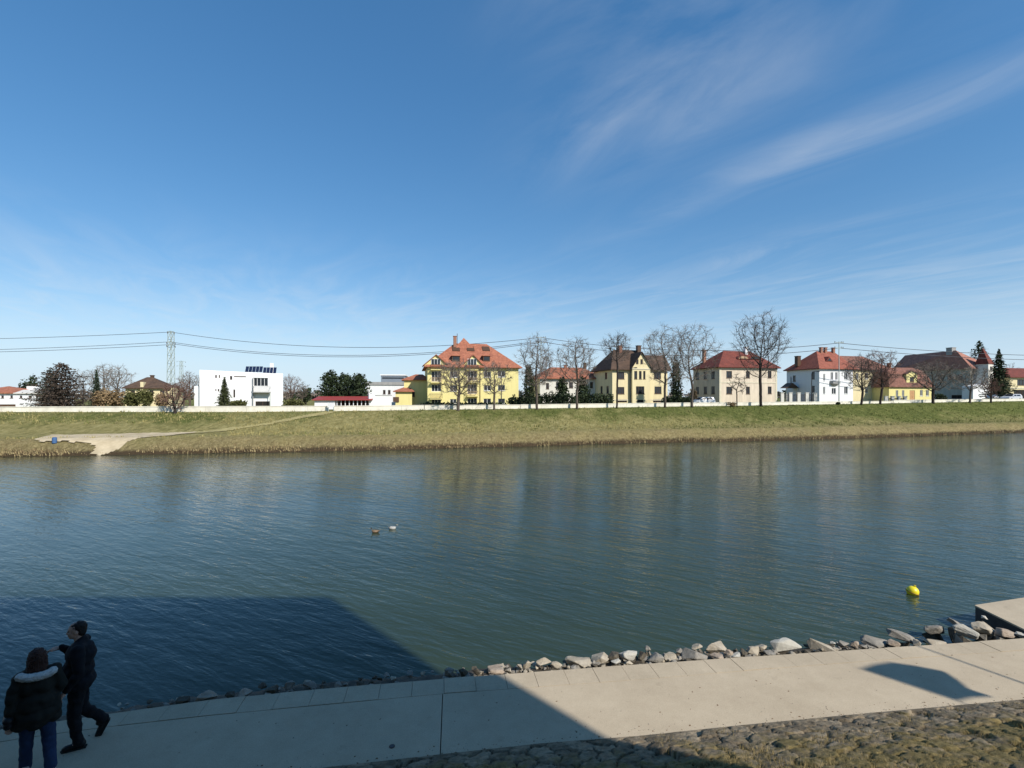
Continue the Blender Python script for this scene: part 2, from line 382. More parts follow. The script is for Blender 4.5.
# water: one sheet, body colour from suspended silt, ripples in the normal
def build_water():
    mb = MB()
    mb.quad((-600, -2, WATER), (700, -2, WATER), (700, 330, WATER), (-600, 330, WATER))
    m, nt, b = nodes_of('river water'); N, L = nt.nodes, nt.links
    b.inputs['Base Color'].default_value = (0.016, 0.040, 0.036, 1)
    b.inputs['Roughness'].default_value = 0.06; b.inputs['IOR'].default_value = 1.333
    tc = N.new('ShaderNodeTexCoord')
    def nz(scale, sx, sy, rot, det, rough, dist=0.0):
        m0 = N.new('ShaderNodeMapping'); m0.inputs['Rotation'].default_value = (0, 0, R(rot)); L.new(tc.outputs['Object'], m0.inputs['Vector'])
        mp = N.new('ShaderNodeMapping'); mp.inputs['Scale'].default_value = (sx, sy, 1); L.new(m0.outputs['Vector'], mp.inputs['Vector'])
        n = N.new('ShaderNodeTexNoise'); n.inputs['Scale'].default_value = scale; n.inputs['Detail'].default_value = det; n.inputs['Roughness'].default_value = rough; n.inputs['Distortion'].default_value = dist
        L.new(mp.outputs['Vector'], n.inputs['Vector']); return n.outputs['Fac']
    def mul(a, k):
        n = N.new('ShaderNodeMath'); n.operation = 'MULTIPLY'; L.new(a, n.inputs[0])
        if hasattr(k, 'is_output'): L.new(k, n.inputs[1])
        else: n.inputs[1].default_value = k
        return n.outputs[0]
    def add(a, c):
        n = N.new('ShaderNodeMath'); n.operation = 'ADD'; L.new(a, n.inputs[0]); L.new(c, n.inputs[1]); return n.outputs[0]
    swell = nz(1.25, 0.34, 1.5, 33, 3, 0.5, 0.5)
    rip = nz(3.2, 0.40, 1.4, 27, 3, 0.55, 0.4)
    rip2 = nz(6.5, 0.7, 1.3, 5, 2, 0.5)
    gust = nz(0.06, 0.6, 1.6, 10, 3, 0.5)
    gr = N.new('ShaderNodeMapRange'); gr.inputs['From Min'].default_value = 0.35; gr.inputs['From Max'].default_value = 0.65; gr.inputs['To Min'].default_value = 0.55; gr.inputs['To Max'].default_value = 1.35
    L.new(gust, gr.inputs['Value'])
    h = add(add(mul(swell, WAVE[0]), mul(rip, WAVE[1])), mul(rip2, WAVE[2]))
    h = mul(h, gr.outputs['Result'])
    bp = N.new('ShaderNodeBump'); bp.inputs['Strength'].default_value = 1.0; bp.inputs['Distance'].default_value = 1.0
    L.new(h, bp.inputs['Height']); L.new(bp.outputs['Normal'], b.inputs['Normal'])
    # silty colour drifting in wide patches
    cn = nz(0.10, 1, 2, 12, 3, 0.5); rr = N.new('ShaderNodeValToRGB')
    rr.color_ramp.elements[0].position, rr.color_ramp.elements[1].position = 0.35, 0.65
    rr.color_ramp.elements[0].color = (0.026, 0.040, 0.023, 1); rr.color_ramp.elements[1].color = (0.036, 0.053, 0.031, 1)
    L.new(cn, rr.inputs['Fac']); L.new(rr.outputs['Color'], b.inputs['Base Color'])
    o = mb.build('river_water', m); return tag(o, kind='structure')
build_water()

# near bank: promenade slab, kerb stones, riprap bed, stone-pitched slope
EDGE_OUT = [(-260, 775), (0, 729), (100, 714.5), (217, 698.6), (300, 690.5), (380, 683.5), (441, 678.2), (532, 671.5), (640, 663.5), (747, 656.5), (860, 649), (924, 645), (1024, 637.5), (1300, 616)]
EDGE_IN = [(-260, 795), (0, 741), (100, 727.5), (217, 714.5), (352, 702), (441, 693.6), (540, 686.5), (640, 679.3), (770, 668.5), (860, 661.5), (1024, 650), (1300, 627)]
EDGE_NEAR = [(0, 815), (323, 768.5), (441, 755), (542, 744), (640, 736.5), (740, 726), (860, 714.5), (1024, 700), (1300, 676)]
def edge(e): 
    p = [flat(a, b, 0.0) for a, b in e]
    return [q.x for q in p], [q.y for q in p]
OX, OY = edge(EDGE_OUT); IX, IY = edge(EDGE_IN); NX, NY = edge(EDGE_NEAR)
def e_out(x): return lerp_ext(x, OX, OY)
def e_in(x): return lerp_ext(x, IX, IY)
def e_near(x): return lerp_ext(x, NX, NY)
def ground_mat(name, c, c2, spots, fine_scale=60):
    m, nt, b = nodes_of(name); N, L = nt.nodes, nt.links
    tc = N.new('ShaderNodeTexCoord')
    def nz(s, d=6, r=0.65):
        n = N.new('ShaderNodeTexNoise'); n.inputs['Scale'].default_value = s; n.inputs['Detail'].default_value = d; n.inputs['Roughness'].default_value = r
        L.new(tc.outputs['Object'], n.inputs['Vector']); return n.outputs['Fac']
    r = N.new('ShaderNodeValToRGB'); e = r.color_ramp.elements
    e[0].position, e[0].color = 0.3, (*c, 1); e[1].position, e[1].color = 0.7, (*c2, 1)
    L.new(nz(0.7, 10, 0.8), r.inputs['Fac'])
    s = N.new('ShaderNodeMapRange'); s.inputs['From Min'].default_value = 0.58; s.inputs['From Max'].default_value = 0.74; s.inputs['To Max'].default_value = spots
    L.new(nz(2.2, 9, 0.8), s.inputs['Value'])
    mx = N.new('ShaderNodeMix'); mx.data_type = 'RGBA'; mx.inputs['B'].default_value = (c[0]*.55, c[1]*.55, c[2]*.55, 1)
    L.new(s.outputs['Result'], mx.inputs['Factor']); L.new(r.outputs['Color'], mx.inputs['A'])
    hs = N.new('ShaderNodeHueSaturation'); fr = N.new('ShaderNodeMapRange'); fr.inputs['From Min'].default_value = .3; fr.inputs['From Max'].default_value = .7
    fr.inputs['To Min'].default_value = 0.86; fr.inputs['To Max'].default_value = 1.14
    L.new(nz(fine_scale, 3, 0.7), fr.inputs['Value']); L.new(fr.outputs['Result'], hs.inputs['Value']); L.new(mx.outputs['Result'], hs.inputs['Color'])
    L.new(hs.outputs['Color'], b.inputs['Base Color'])
    bp = N.new('ShaderNodeBump'); bp.inputs['Strength'].default_value = 0.35; bp.inputs['Distance'].default_value = 0.01
    L.new(nz(fine_scale, 4, 0.7), bp.inputs['Height']); L.new(bp.outputs['Normal'], b.inputs['Normal'])
    b.inputs['Roughness'].default_value = 0.92; b.inputs['Specular IOR Level'].default_value = 0.2
    return m
M['path'] = ground_mat('promenade concrete', (0.385, 0.308, 0.212), (0.50, 0.410, 0.290), 0.5)
M['kerb'] = ground_mat('kerb concrete', (0.365, 0.295, 0.205), (0.50, 0.410, 0.290), 0.55)
def strip(mb, xs, ya, yb, z0, z1):
    """solid slab between two edge lines over the stations xs"""
    n = len(xs)
    a = [(x, float(ya(x))) for x in xs]; b2 = [(x, float(yb(x))) for x in xs]
    mb.slab(a + b2[::-1], z0, z1)
def split_strip(mb, x0, x1, step, ya, yb, z0, z1):
    k = max(1, int(round((x1-x0)/step)))
    xs = [x0+(x1-x0)*i/k for i in range(k+1)]
    vs, fs = [], []
    for x in xs:
        x2 = x - 0.116*float(yb(x)-ya(x))                 # joints run square to the kerb
        vs += [(x, float(ya(x)), z0), (x2, float(yb(x2)), z0), (x, float(ya(x)), z1), (x2, float(yb(x2)), z1)]
    for i in range(k):
        o, q = i*4, i*4+4
        fs += [(o+2, q+2, q+3, o+3), (o, o+1, q+1, q), (o, q, q+2, o+2), (o+1, o+3, q+3, q+1)]
    fs += [(0, 2, 3, 1), (k*4, k*4+1, k*4+3, k*4+2)]
    mb.add(vs, fs)
mb = MB()
JX = flat(440.5, 756).x
for a, c in [(-40, JX-12), (JX-12+.02, JX-0.007), (JX+0.007, JX+12), (JX+12.02, JX+40)]:
    split_strip(mb, a, c, 0.5, lambda x: e_near(x)-0.05, lambda x: e_in(x)-0.012, -0.3, 0.0)
tag(mb.build('promenade', M['path']), kind='structure')
mb = MB(); x = -26.0; r = random.Random(4)
while x < 30:
    w = 0.54 + r.uniform(-.01, .01)
    slant = 0.0
    dz = r.uniform(-.004, .006)
    vs = []
    x0, x1 = x+.003, x+w-.003
    q0, q1 = x0-.066, x1-.066
    a0, a1, c0, c1 = e_in(x0)+.004, e_in(x1)+.004, e_out(q0), e_out(q1)
    a0, a1, c0, c1 = map(float, (a0, a1, c0, c1))
    ch = .018
    vs = [(x0, a0, -.5), (x1, a1, -.5), (q1, c1, -.5), (q0, c0, -.5), (x0, a0, dz-.001), (x1, a1, dz-.001), (q1, c1-ch, dz), (q0, c0-ch, dz), (q1, c1, dz-ch), (q0, c0, dz-ch)]
    mb.add(vs, [(3, 2, 1, 0), (4, 5, 6, 7), (7, 6, 8, 9), (9, 8, 2, 3), (0, 1, 5, 4), (1, 2, 8, 6, 5), (0, 4, 7, 9, 3)])
    x += w
tag(mb.build('kerb', M['kerb']), kind='structure')
# bed of the bank below the kerb
def bed_z(d, x=0.0):
    return float(np.interp(d, [0, 0.3, 0.95, 1.35, 2.6, 6], [-0.27, -0.33, -0.42, -0.78, -1.3, -2.4])) - 0.20*min(1, max(0, (x-7.6)/.6))*(1 if d > .2 else 0)
M['bed'] = mat('wet silt and gravel', (0.075, 0.06, 0.042), 0.7, 0.4, 5, 0.8, 30)
V, fs = [], []; xs = np.arange(-40, 45, 0.12); ds = [-0.05, .15, .3, .45, .6, .8, 1.0, 1.3, 1.8, 2.5, 6]
for x in xs:
    for d in ds: V.append((x, float(e_out(x))+d, bed_z(d, x)+(0.08*vnoise(x, d, 3.1, 6)+0.05*vnoise(x, d, 7, 2) if d > 0 else 0)))
nd = len(ds)
for i in range(len(xs)-1):
    for j in range(nd-1): fs.append((i*nd+j, (i+1)*nd+j, (i+1)*nd+j+1, i*nd+j+1))
mb = MB(); mb.add(V, fs); tag(mb.build('bank_bed', M['bed'], smooth=True), kind='structure')

# stone-pitched slope rising from the promenade towards the viewpoint
RISE = 0.40
TERR = 3.4
def slope_base(x, d): return min(TERR, RISE*d)
def build_slope():
    x0, x1, t1, st = -3.5, 13.0, 3.4, 0.026
    nx, nt_ = int((x1-x0)/st), int(t1/st)
    xs = x0 + np.arange(nx+1)*st; tt = np.arange(nt_+1)*st
    Xg, Tg = np.meshgrid(xs, tt, indexing='ij')
    # irregular setts: jittered cells, courses about 0.28 m, stones about 0.45 m long
    cw, chh = 0.27, 0.32
    rs = np.random.RandomState(3)
    nc, nr = int((x1-x0)/cw)+8, int(t1/chh)+8
    jx = rs.uniform(-.30, .30, (nc, nr)); jy = rs.uniform(-.24, .24, (nc, nr)); hh = rs.uniform(-.018, .030, (nc, nr)); tx = rs.uniform(-.16, .16, (nc, nr)); ty = rs.uniform(-.16, .16, (nc, nr))
    missing = rs.uniform(0, 1, (nc, nr)) < 0.04
    wx = Xg + 0.05*np.sin(Tg*5+Xg*1.7); wy = Tg + 0.04*np.sin(Xg*4.3)
    cx = (wx-x0)/cw+3; cy = wy/chh+3
    f1 = np.full(Xg.shape, 9.0); f2 = np.full(Xg.shape, 9.0); ci = np.zeros(Xg.shape, int); cj = np.zeros(Xg.shape, int)
    bi, bj = np.floor(cx).astype(int), np.floor(cy).astype(int)
    for di in range(-2, 3):
        for dj in range(-2, 3):
            i, j = np.clip(bi+di, 0, nc-1), np.clip(bj+dj, 0, nr-1)
            px_, py_ = i+.5+jx[i, j], j+.5+jy[i, j]+(i % 2)*.5
            d = np.sqrt(((cx-px_)*1.0)**2+(cy-py_)**2)
            nf = d < f1
            f2 = np.where(nf, f1, np.minimum(f2, d)); ci = np.where(nf, i, ci); cj = np.where(nf, j, cj); f1 = np.where(nf, d, f1)
    e = f2-f1
    joint = np.clip(e/0.085, 0, 1)
    h = -0.055*(1-joint)**1.2 + .7*hh[ci, cj]*joint + joint*(tx[ci, cj]*(cx-ci-.5)*.08+ty[ci, cj]*(cy-cj-.5)*.08)
    h = np.where(missing[ci, cj], -0.05, h)
    V = []; J = []
    en = np.array([float(e_near(x)) for x in xs])
    for i in range(nx+1):
        for j in range(nt_+1):
            n1 = mnoise.noise(Vector((xs[i]*6, tt[j]*6, 1.0))); n2 = mnoise.noise(Vector((xs[i]*17, tt[j]*17, 4.0)))
            n3 = mnoise.noise(Vector((xs[i]*1.1, tt[j]*1.1, 7.0)))
            fade = min(1.0, tt[j]/0.10)
            dz = (h[i, j] + .020*n1 + .020*n2)*fade + 0.05*n3*min(1, tt[j])
            t = tt[j]
            V.append((xs[i], en[i]-t, RISE*t+dz+.012)); J.append(float(joint[i, j]))
    fs = []
    for i in range(nx):
        for j in range(nt_): fs.append((i*(nt_+1)+j+1, (i+1)*(nt_+1)+j+1, (i+1)*(nt_+1)+j, i*(nt_+1)+j))
    me = bpy.data.meshes.new('stone_slope'); me.from_pydata(V, [], fs); me.update()
    at = me.attributes.new('joint', 'FLOAT', 'POINT'); at.data.foreach_set('value', J)
    at2 = me.attributes.new('cell', 'FLOAT', 'POINT'); at2.data.foreach_set('value', ((ci*37+cj*91) % 101/101.0).ravel().astype(float))
    me.polygons.foreach_set('use_smooth', [True]*len(me.polygons))
    m, nt, b = nodes_of('weathered stone setts'); N, L = nt.nodes, nt.links
    tc = N.new('ShaderNodeTexCoord')
    def nz(s, d=7, r_=0.7):
        n = N.new('ShaderNodeTexNoise'); n.inputs['Scale'].default_value = s; n.inputs['Detail'].default_value = d; n.inputs['Roughness'].default_value = r_
        L.new(tc.outputs['Object'], n.inputs['Vector']); return n.outputs['Fac']
    def ramp(f, a, ca, bb, cb):
        q = N.new('ShaderNodeValToRGB'); e_ = q.color_ramp.elements
        e_[0].position, e_[0].color, e_[1].position, e_[1].color = a, (*ca, 1), bb, (*cb, 1); L.new(f, q.inputs['Fac']); return q.outputs['Color']
    stone = ramp(nz(7), 0.3, (0.115, 0.088, 0.056), 0.72, (0.37, 0.295, 0.20))
    ca = N.new('ShaderNodeAttribute'); ca.attribute_name = 'cell'
    hs = N.new('ShaderNodeHueSaturation'); mr = N.new('ShaderNodeMapRange'); mr.inputs['To Min'].default_value = 0.65; mr.inputs['To Max'].default_value = 1.2
    L.new(ca.outputs['Fac'], mr.inputs['Value']); L.new(mr.outputs['Result'], hs.inputs['Value']); L.new(stone, hs.inputs['Color'])
    moss = ramp(nz(11), 0.3, (0.085, 0.066, 0.024), 0.7, (0.29, 0.22, 0.095))
    mm = N.new('ShaderNodeMapRange'); mm.inputs['From Min'].default_value = 0.47; mm.inputs['From Max'].default_value = 0.62
    mo = N.new('ShaderNodeMath'); mo.operation = 'ADD'; sp = N.new('ShaderNodeSeparateXYZ'); L.new(tc.outputs['Object'], sp.inputs['Vector'])
    zr = N.new('ShaderNodeMapRange'); zr.inputs['From Min'].default_value = 0.1; zr.inputs['From Max'].default_value = 0.6; zr.inputs['To Min'].default_value = -0.10; zr.inputs['To Max'].default_value = 0.10
    L.new(sp.outputs['Z'], zr.inputs['Value']); L.new(nz(1.6, 6, 0.7), mo.inputs[0]); L.new(zr.outputs['Result'], mo.inputs[1]); L.new(mo.outputs[0], mm.inputs['Value'])
    mx = N.new('ShaderNodeMix'); mx.data_type = 'RGBA'; L.new(mm.outputs['Result'], mx.inputs['Factor']); L.new(hs.outputs['Color'], mx.inputs['A']); L.new(moss, mx.inputs['B'])
    ja = N.new('ShaderNodeAttribute'); ja.attribute_name = 'joint'
    jr = N.new('ShaderNodeMapRange'); jr.inputs['From Min'].default_value = 0.2; jr.inputs['From Max'].default_value = 0.7
    L.new(ja.outputs['Fac'], jr.inputs['Value'])
    m2 = N.new('ShaderNodeMix'); m2.data_type = 'RGBA'; m2.inputs['A'].default_value = (0.055, 0.045, 0.028, 1); L.new(jr.outputs['Result'], m2.inputs['Factor']); L.new(mx.outputs['Result'], m2.inputs['B'])
    L.new(m2.outputs['Result'], b.inputs['Base Color']); b.inputs['Roughness'].default_value = 0.95; b.inputs['Specular IOR Level'].default_value = 0.15
    bp = N.new('ShaderNodeBump'); bp.inputs['Strength'].default_value = 0.7; bp.inputs['Distance'].default_value = 0.03
    L.new(nz(38, 5, 0.75), bp.inputs['Height']); L.new(bp.outputs['Normal'], b.inputs['Normal'])
    me.materials.append(m)
    o = bpy.data.objects.new('stone_slope', me); COL.objects.link(o); tag(o, kind='structure')
    # plain continuation of the slope around that piece, and the terrace above
    mb = MB()
    def ext(a, c, ta, tb):
        k = max(1, int((c-a)/1.0)); xs_ = [a+(c-a)*i/k for i in range(k+1)]
        for p, q in zip(xs_[:-1], xs_[1:]):
            mb.quad((p, float(e_near(p))-ta, RISE*ta+.004), (p, float(e_near(p))-tb, RISE*tb+.004), (q, float(e_near(q))-tb, RISE*tb+.004), (q, float(e_near(q))-ta, RISE*ta+.004))
    tt_ = TERR/RISE
    ext(-40, x0, 0, tt_); ext(x1, 40, 0, tt_); ext(x0, x1, t1, tt_)
    mb2 = MB()
    for p, q in zip(range(-40, 40), range(-39, 41)):
        mb2.quad((p, float(e_near(p))-tt_, TERR), (p, -40, TERR), (q, -40, TERR), (q, float(e_near(q))-tt_, TERR))
    tag(mb.build('upper_slope', m, fix=True), kind='structure')
    tag(mb2.build('terrace', M['path'], fix=True), kind='structure')
build_slope()
# moss and short dry grass growing over the setts
def place_moss(r):
    while True:
        x = r.uniform(2.0, 12.5); t = r.uniform(0.1, 2.6)
        y = float(e_near(x))-t
        if mnoise.noise(Vector((x*1.6, y*1.6, RISE*t*1.6))) + 0.25*t - 0.25 + r.uniform(-.2, .2) > 0.12: break
    return x, y, RISE*t, r.uniform(0.02, 0.065), (0 if r.random() < .65 else 1)
M['moss1'] = mat('yellow moss blades', (0.33, 0.255, 0.12), 0.95, 0.3, 3)
M['moss2'] = mat('olive moss blades', (0.17, 0.135, 0.05), 0.95, 0.3, 3)
def moss():
    r = random.Random(12); mb = MB()
    for i in range(4200):
        x, y, z, hh, mi = place_moss(r)
        for k in range(5):
            ox, oy = r.gauss(0, .03), r.gauss(0, .03); a = r.uniform(0, 3.14); w = .004
            zz = z - RISE*oy
            mb.add([(x+ox-w*math.cos(a), y+oy-w*math.sin(a), zz-.02), (x+ox+w*math.cos(a), y+oy+w*math.sin(a), zz-.02), (x+ox+r.uniform(-.03, .03), y+oy+r.uniform(-.03, .03), zz+hh)], [(0, 1, 2)], mi)
    tag(mb.build('moss_tufts', [M['moss1'], M['moss2']]), 'yellowish moss and grass tufts growing over the stone slope', 'moss', kind='stuff')
moss()

def grit():
    r = random.Random(31); mb = MB()
    for i in range(620):
        x = r.uniform(-7, 11.5); n0, n1 = float(e_near(x)), float(e_in(x))
        y = n0 + abs(r.gauss(0, .10)) if r.random() < .7 else r.uniform(n0, n1)
        s = r.uniform(.004, .013); a = r.uniform(0, 6); mi = r.choice([0, 0, 1, 2])
        if mi == 2: s *= 1.8
        c_, s_ = math.cos(a)*s, math.sin(a)*s; h = s*(.9 if mi < 2 else .25)
        mb.add([(x-c_, y-s_, .001), (x+s_*.7, y-c_*.7, .001), (x+c_, y+s_, .001), (x-s_*.7, y+c_*.7, .001), (x+c_*.1, y+s_*.1, h+.001)], [(0, 1, 4), (1, 2, 4), (2, 3, 4), (3, 0, 4)], mi)
    tag(mb.build('grit', [mat('grey grit', (.22, .19, .15), .9), mat('pale grit', (.4, .35, .27), .9), mat('dry brown leaf', (.14, .08, .035), .9)]), 'grit and crumbs of dry leaf scattered over the promenade', 'grit', kind='stuff')
grit()
# ---------------------------------------------------------------- riprap rocks along the near waterline
def rock_mat(name, c, c2):
    m, nt, b = nodes_of(name); N, L = nt.nodes, nt.links
    tc = N.new('ShaderNodeTexCoord')
    def nz(s, d=7, r_=0.7):
        n = N.new('ShaderNodeTexNoise'); n.inputs['Scale'].default_value = s; n.inputs['Detail'].default_value = d; n.inputs['Roughness'].default_value = r_
        L.new(tc.outputs['Object'], n.inputs['Vector']); return n.outputs['Fac']
    q = N.new('ShaderNodeValToRGB'); e = q.color_ramp.elements
    e[0].position, e[0].color, e[1].position, e[1].color = 0.33, (*c, 1), 0.66, (*c2, 1); L.new(nz(5), q.inputs['Fac'])
    geo = N.new('ShaderNodeNewGeometry'); sp = N.new('ShaderNodeSeparateXYZ'); L.new(geo.outputs['Position'], sp.inputs['Vector'])
    wet = N.new('ShaderNodeMapRange'); wet.inputs['From Min'].default_value = WATER+0.02; wet.inputs['From Max'].default_value = WATER+0.22
    ad = N.new('ShaderNodeMath'); ad.operation = 'MULTIPLY_ADD'; L.new(nz(9), ad.inputs[0]); ad.inputs[1].default_value = -0.18; L.new(sp.outputs['Z'], ad.inputs[2])
    a2 = N.new('ShaderNodeMath'); a2.operation = 'ADD'; L.new(ad.outputs[0], a2.inputs[0]); a2.inputs[1].default_value = 0.09
    L.new(a2.outputs[0], wet.inputs['Value'])
    mx = N.new('ShaderNodeMix'); mx.data_type = 'RGBA'; mx.inputs['A'].default_value = (0.045, 0.038, 0.026, 1)
    L.new(wet.outputs['Result'], mx.inputs['Factor']); L.new(q.outputs['Color'], mx.inputs['B']); L.new(mx.outputs['Result'], b.inputs['Base Color'])
    bp = N.new('ShaderNodeBump'); bp.inputs['Strength'].default_value = 0.8; bp.inputs['Distance'].default_value = 0.03
    L.new(nz(16, 8, 0.75), bp.inputs['Height']); L.new(bp.outputs['Normal'], b.inputs['Normal'])
    b.inputs['Roughness'].default_value = 0.9; b.inputs['Specular IOR Level'].default_value = 0.25
    return m
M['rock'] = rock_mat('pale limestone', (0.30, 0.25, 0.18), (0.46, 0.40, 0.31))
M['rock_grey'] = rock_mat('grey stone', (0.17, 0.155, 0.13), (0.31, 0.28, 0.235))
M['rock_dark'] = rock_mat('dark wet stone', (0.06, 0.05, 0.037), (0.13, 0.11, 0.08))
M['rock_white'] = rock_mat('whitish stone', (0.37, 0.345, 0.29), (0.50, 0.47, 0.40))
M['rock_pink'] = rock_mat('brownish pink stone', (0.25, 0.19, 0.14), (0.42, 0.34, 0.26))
def rock_mesh(mb, c, rad, seed, yaw=0.0, tilt=0.0, sharp=14, shape=None, sub=2):
    """angular broken stone: hull of scattered points, edges worn a little, faces roughened"""
    r = random.Random(seed); bm = bmesh.new()
    for i in range(sharp+4):
        d = Vector((r.gauss(0, 1), r.gauss(0, 1), r.gauss(0, .8))).normalized()*r.uniform(.86, 1.08)
        if shape == 'tri': d.z = d.z*(1.0 if d.x < -.2 else .45)-.1
        bm.verts.new((d.x, d.y, max(-.85, min(.8, d.z))))
    g = bmesh.ops.convex_hull(bm, input=bm.verts)
    bmesh.ops.delete(bm, geom=[e for e in g['geom_interior'] if isinstance(e, bmesh.types.BMVert)], context='VERTS')
    if sub > 1:
        bmesh.ops.bevel(bm, geom=list(bm.edges), offset=.05, segments=1, affect='EDGES', profile=.6, clamp_overlap=True)
        bmesh.ops.triangulate(bm, faces=bm.faces)
        bmesh.ops.subdivide_edges(bm, edges=bm.edges, cuts=2, use_grid_fill=True)
    rot = Matrix.Rotation(yaw, 3, 'Z') @ Matrix.Rotation(tilt, 3, 'Y')
    for v in bm.verts:
        p = v.co.copy()
        if p.length > 1.12: p = p.normalized()*1.12
        if sub > 1: p += p.normalized()*(.06*mnoise.noise(p*2.2+Vector((seed*1.7, 0, 0))) + .04*mnoise.noise(p*5+Vector((0, seed*1.3, 0))))
        v.co = rot @ Vector((p.x*rad[0], p.y*rad[1], p.z*rad[2])) + Vector(c)
    bm.verts.index_update()
    mb.add([v.co for v in bm.verts], [tuple(v.index for v in f.verts) for f in bm.faces]); bm.free()
# (px, py centre, width px, height px, material, label, shape/tilt)
ROCKS = [
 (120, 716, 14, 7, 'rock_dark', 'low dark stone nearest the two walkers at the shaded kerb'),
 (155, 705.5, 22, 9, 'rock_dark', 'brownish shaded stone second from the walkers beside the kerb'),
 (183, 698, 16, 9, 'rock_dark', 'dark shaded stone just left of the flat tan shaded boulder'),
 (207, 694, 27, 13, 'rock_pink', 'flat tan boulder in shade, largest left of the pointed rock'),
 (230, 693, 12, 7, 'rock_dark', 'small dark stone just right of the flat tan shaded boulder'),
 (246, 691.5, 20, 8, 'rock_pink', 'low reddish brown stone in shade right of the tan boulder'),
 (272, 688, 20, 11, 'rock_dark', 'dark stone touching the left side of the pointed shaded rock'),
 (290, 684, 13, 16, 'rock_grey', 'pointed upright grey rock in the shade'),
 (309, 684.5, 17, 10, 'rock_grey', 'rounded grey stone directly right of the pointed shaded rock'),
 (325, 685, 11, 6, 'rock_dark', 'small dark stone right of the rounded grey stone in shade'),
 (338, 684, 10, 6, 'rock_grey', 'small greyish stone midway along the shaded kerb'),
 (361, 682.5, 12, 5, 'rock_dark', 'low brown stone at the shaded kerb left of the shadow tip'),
 (450, 672, 11, 10, 'rock_grey', 'small pale pointed stone left of the dark pair near the shadow edge'),
 (463, 672, 10, 9, 'rock_dark', 'dark wet stone between the pale pointed stone and the round tan one'),
 (477, 671, 9, 8, 'rock_dark', 'dark stone tucked against the left of the round tan stone'),
 (496, 668.5, 17, 9, 'rock_pink', 'rounded tan stone just left of where the big shadow meets the kerb'),
 (510, 669, 10, 7, 'rock', 'small cream stone at the point where the big shadow crosses the kerb'),
 (519, 667, 7, 7, 'rock', 'tiny cream stone beside the narrow upright one'),
 (527, 664.5, 8, 10, 'rock', 'narrow upright cream stone right of the shadow edge'),
 (544, 662, 14, 10, 'rock', 'cream blocky stone, left one of a touching pair'),
 (556, 664, 13, 8, 'rock', 'cream rounded stone, right one of a touching pair'),
 (579, 659, 28, 14, 'rock', 'wide flat topped cream block left of the big rounded one'),
 (600, 656, 18, 17, 'rock', 'big rounded cream boulder joined to the wide flat block'),
 (613, 654.5, 16, 11, 'rock_dark', 'dark brown stone behind the small pale one, right of the cream boulder'),
 (616, 661, 10, 7, 'rock_white', 'small pale stone in front of the dark brown stone'),
 (628, 653.5, 18, 17, 'rock_white', 'tall jagged whitish rock left of mid kerb'),
 (628, 661.5, 10, 7, 'rock', 'small cream stone at the foot of the jagged whitish rock'),
 (641, 655, 11, 9, 'rock_dark', 'dark stone just right of the jagged whitish rock'),
 (648, 648, 8, 6, 'rock_grey', 'little grey stone standing in the water behind the bank'),
 (655, 656.5, 18, 13, 'rock_grey', 'grey stone with a dark hollow beside it'),
 (670, 656, 13, 10, 'rock', 'lumpy cream stone between the hollowed grey one and the sloping slab'),
 (680, 651, 10, 8, 'rock_grey', 'small grey stone behind the lumpy cream stone'),
 (693, 653.5, 28, 14, 'rock_grey', 'broad sloping grey slab left of the big round boulder'),
 (697, 646.5, 12, 5, 'rock', 'thin flat stone lying behind the broad sloping slab'),
 (717, 646, 24, 16, 'rock', 'big round topped pale boulder standing highest of the row'),
 (717, 657, 16, 8, 'rock_pink', 'brownish stone in front of the big round topped boulder'),
 (728, 652.5, 9, 9, 'rock_pink', 'small pinkish stone at the right foot of the big round boulder'),
 (735, 654, 12, 6, 'rock_white', 'small white flat stone right of the pinkish one'),
 (744, 652, 9, 8, 'rock_dark', 'dark stone beside the small white flat stone'),
 (754, 650, 14, 10, 'rock', 'cubic pale yellow stone in front of a taller twin'),
 (761, 646.5, 11, 11, 'rock', 'taller pale yellow stone behind the cubic one'),
 (770, 652, 13, 6, 'rock_grey', 'low grey stone between the yellow stones and the long boulder'),
 (785, 645.5, 35, 14, 'rock_white', 'long whitish boulder with a dip in its top'),
 (807, 651, 9, 5, 'rock_dark', 'small dark stone between the long boulder and the wedge'),
 (821, 645, 28, 12, 'rock', 'wedge shaped pale rock sloping down to the right'),
 (833, 642, 6, 7, 'rock_white', 'small white round pebble behind the wedge shaped rock'),
 (843, 643, 12, 11, 'rock_grey', 'oval grey stone right of the wedge shaped rock'),
 (855, 643.5, 10, 10, 'rock_pink', 'pinkish stone between the oval grey stone and the layered boulder'),
 (877, 639.5, 32, 14, 'rock_grey', 'broad layered grey brown boulder with dark undercut'),
 (893, 643, 14, 10, 'rock_pink', 'brown stone leaning on the layered boulder from the right'),
 (901, 635.5, 28, 17, 'rock_grey', 'large tilted grey brown boulder left of the water gap'),
 (917, 642, 9, 9, 'rock', 'small cream stone at the right foot of the tilted boulder'),
 (934, 628, 25, 13, 'rock_grey', 'flat grey boulder sitting out in the water'),
 (936, 641, 24, 7, 'rock', 'pale yellow low stone half under water before the flat grey boulder'),
 (954, 621.5, 13, 9, 'rock_grey', 'small grey stone at the upper left of the long slanted boulder'),
 (967, 629.5, 31, 16, 'rock_white', 'long slanted pale boulder pointing down to the kerb'),
 (985, 626.5, 30, 11, 'rock', 'flat pale slab in front of the jetty wall'),
 (984, 617.5, 7, 6, 'rock_white', 'small white ball shaped stone against the jetty wall'),
 (1003, 631, 22, 13, 'rock_pink', 'brown angular stone right of the flat slab under the jetty'),
 (1021, 634, 13, 8, 'rock_white', 'greenish white rounded stone at the right end of the row'),
]
TALL = {290: 0.9, 527: .8, 628: .9, 450: .8}
UNDER = []
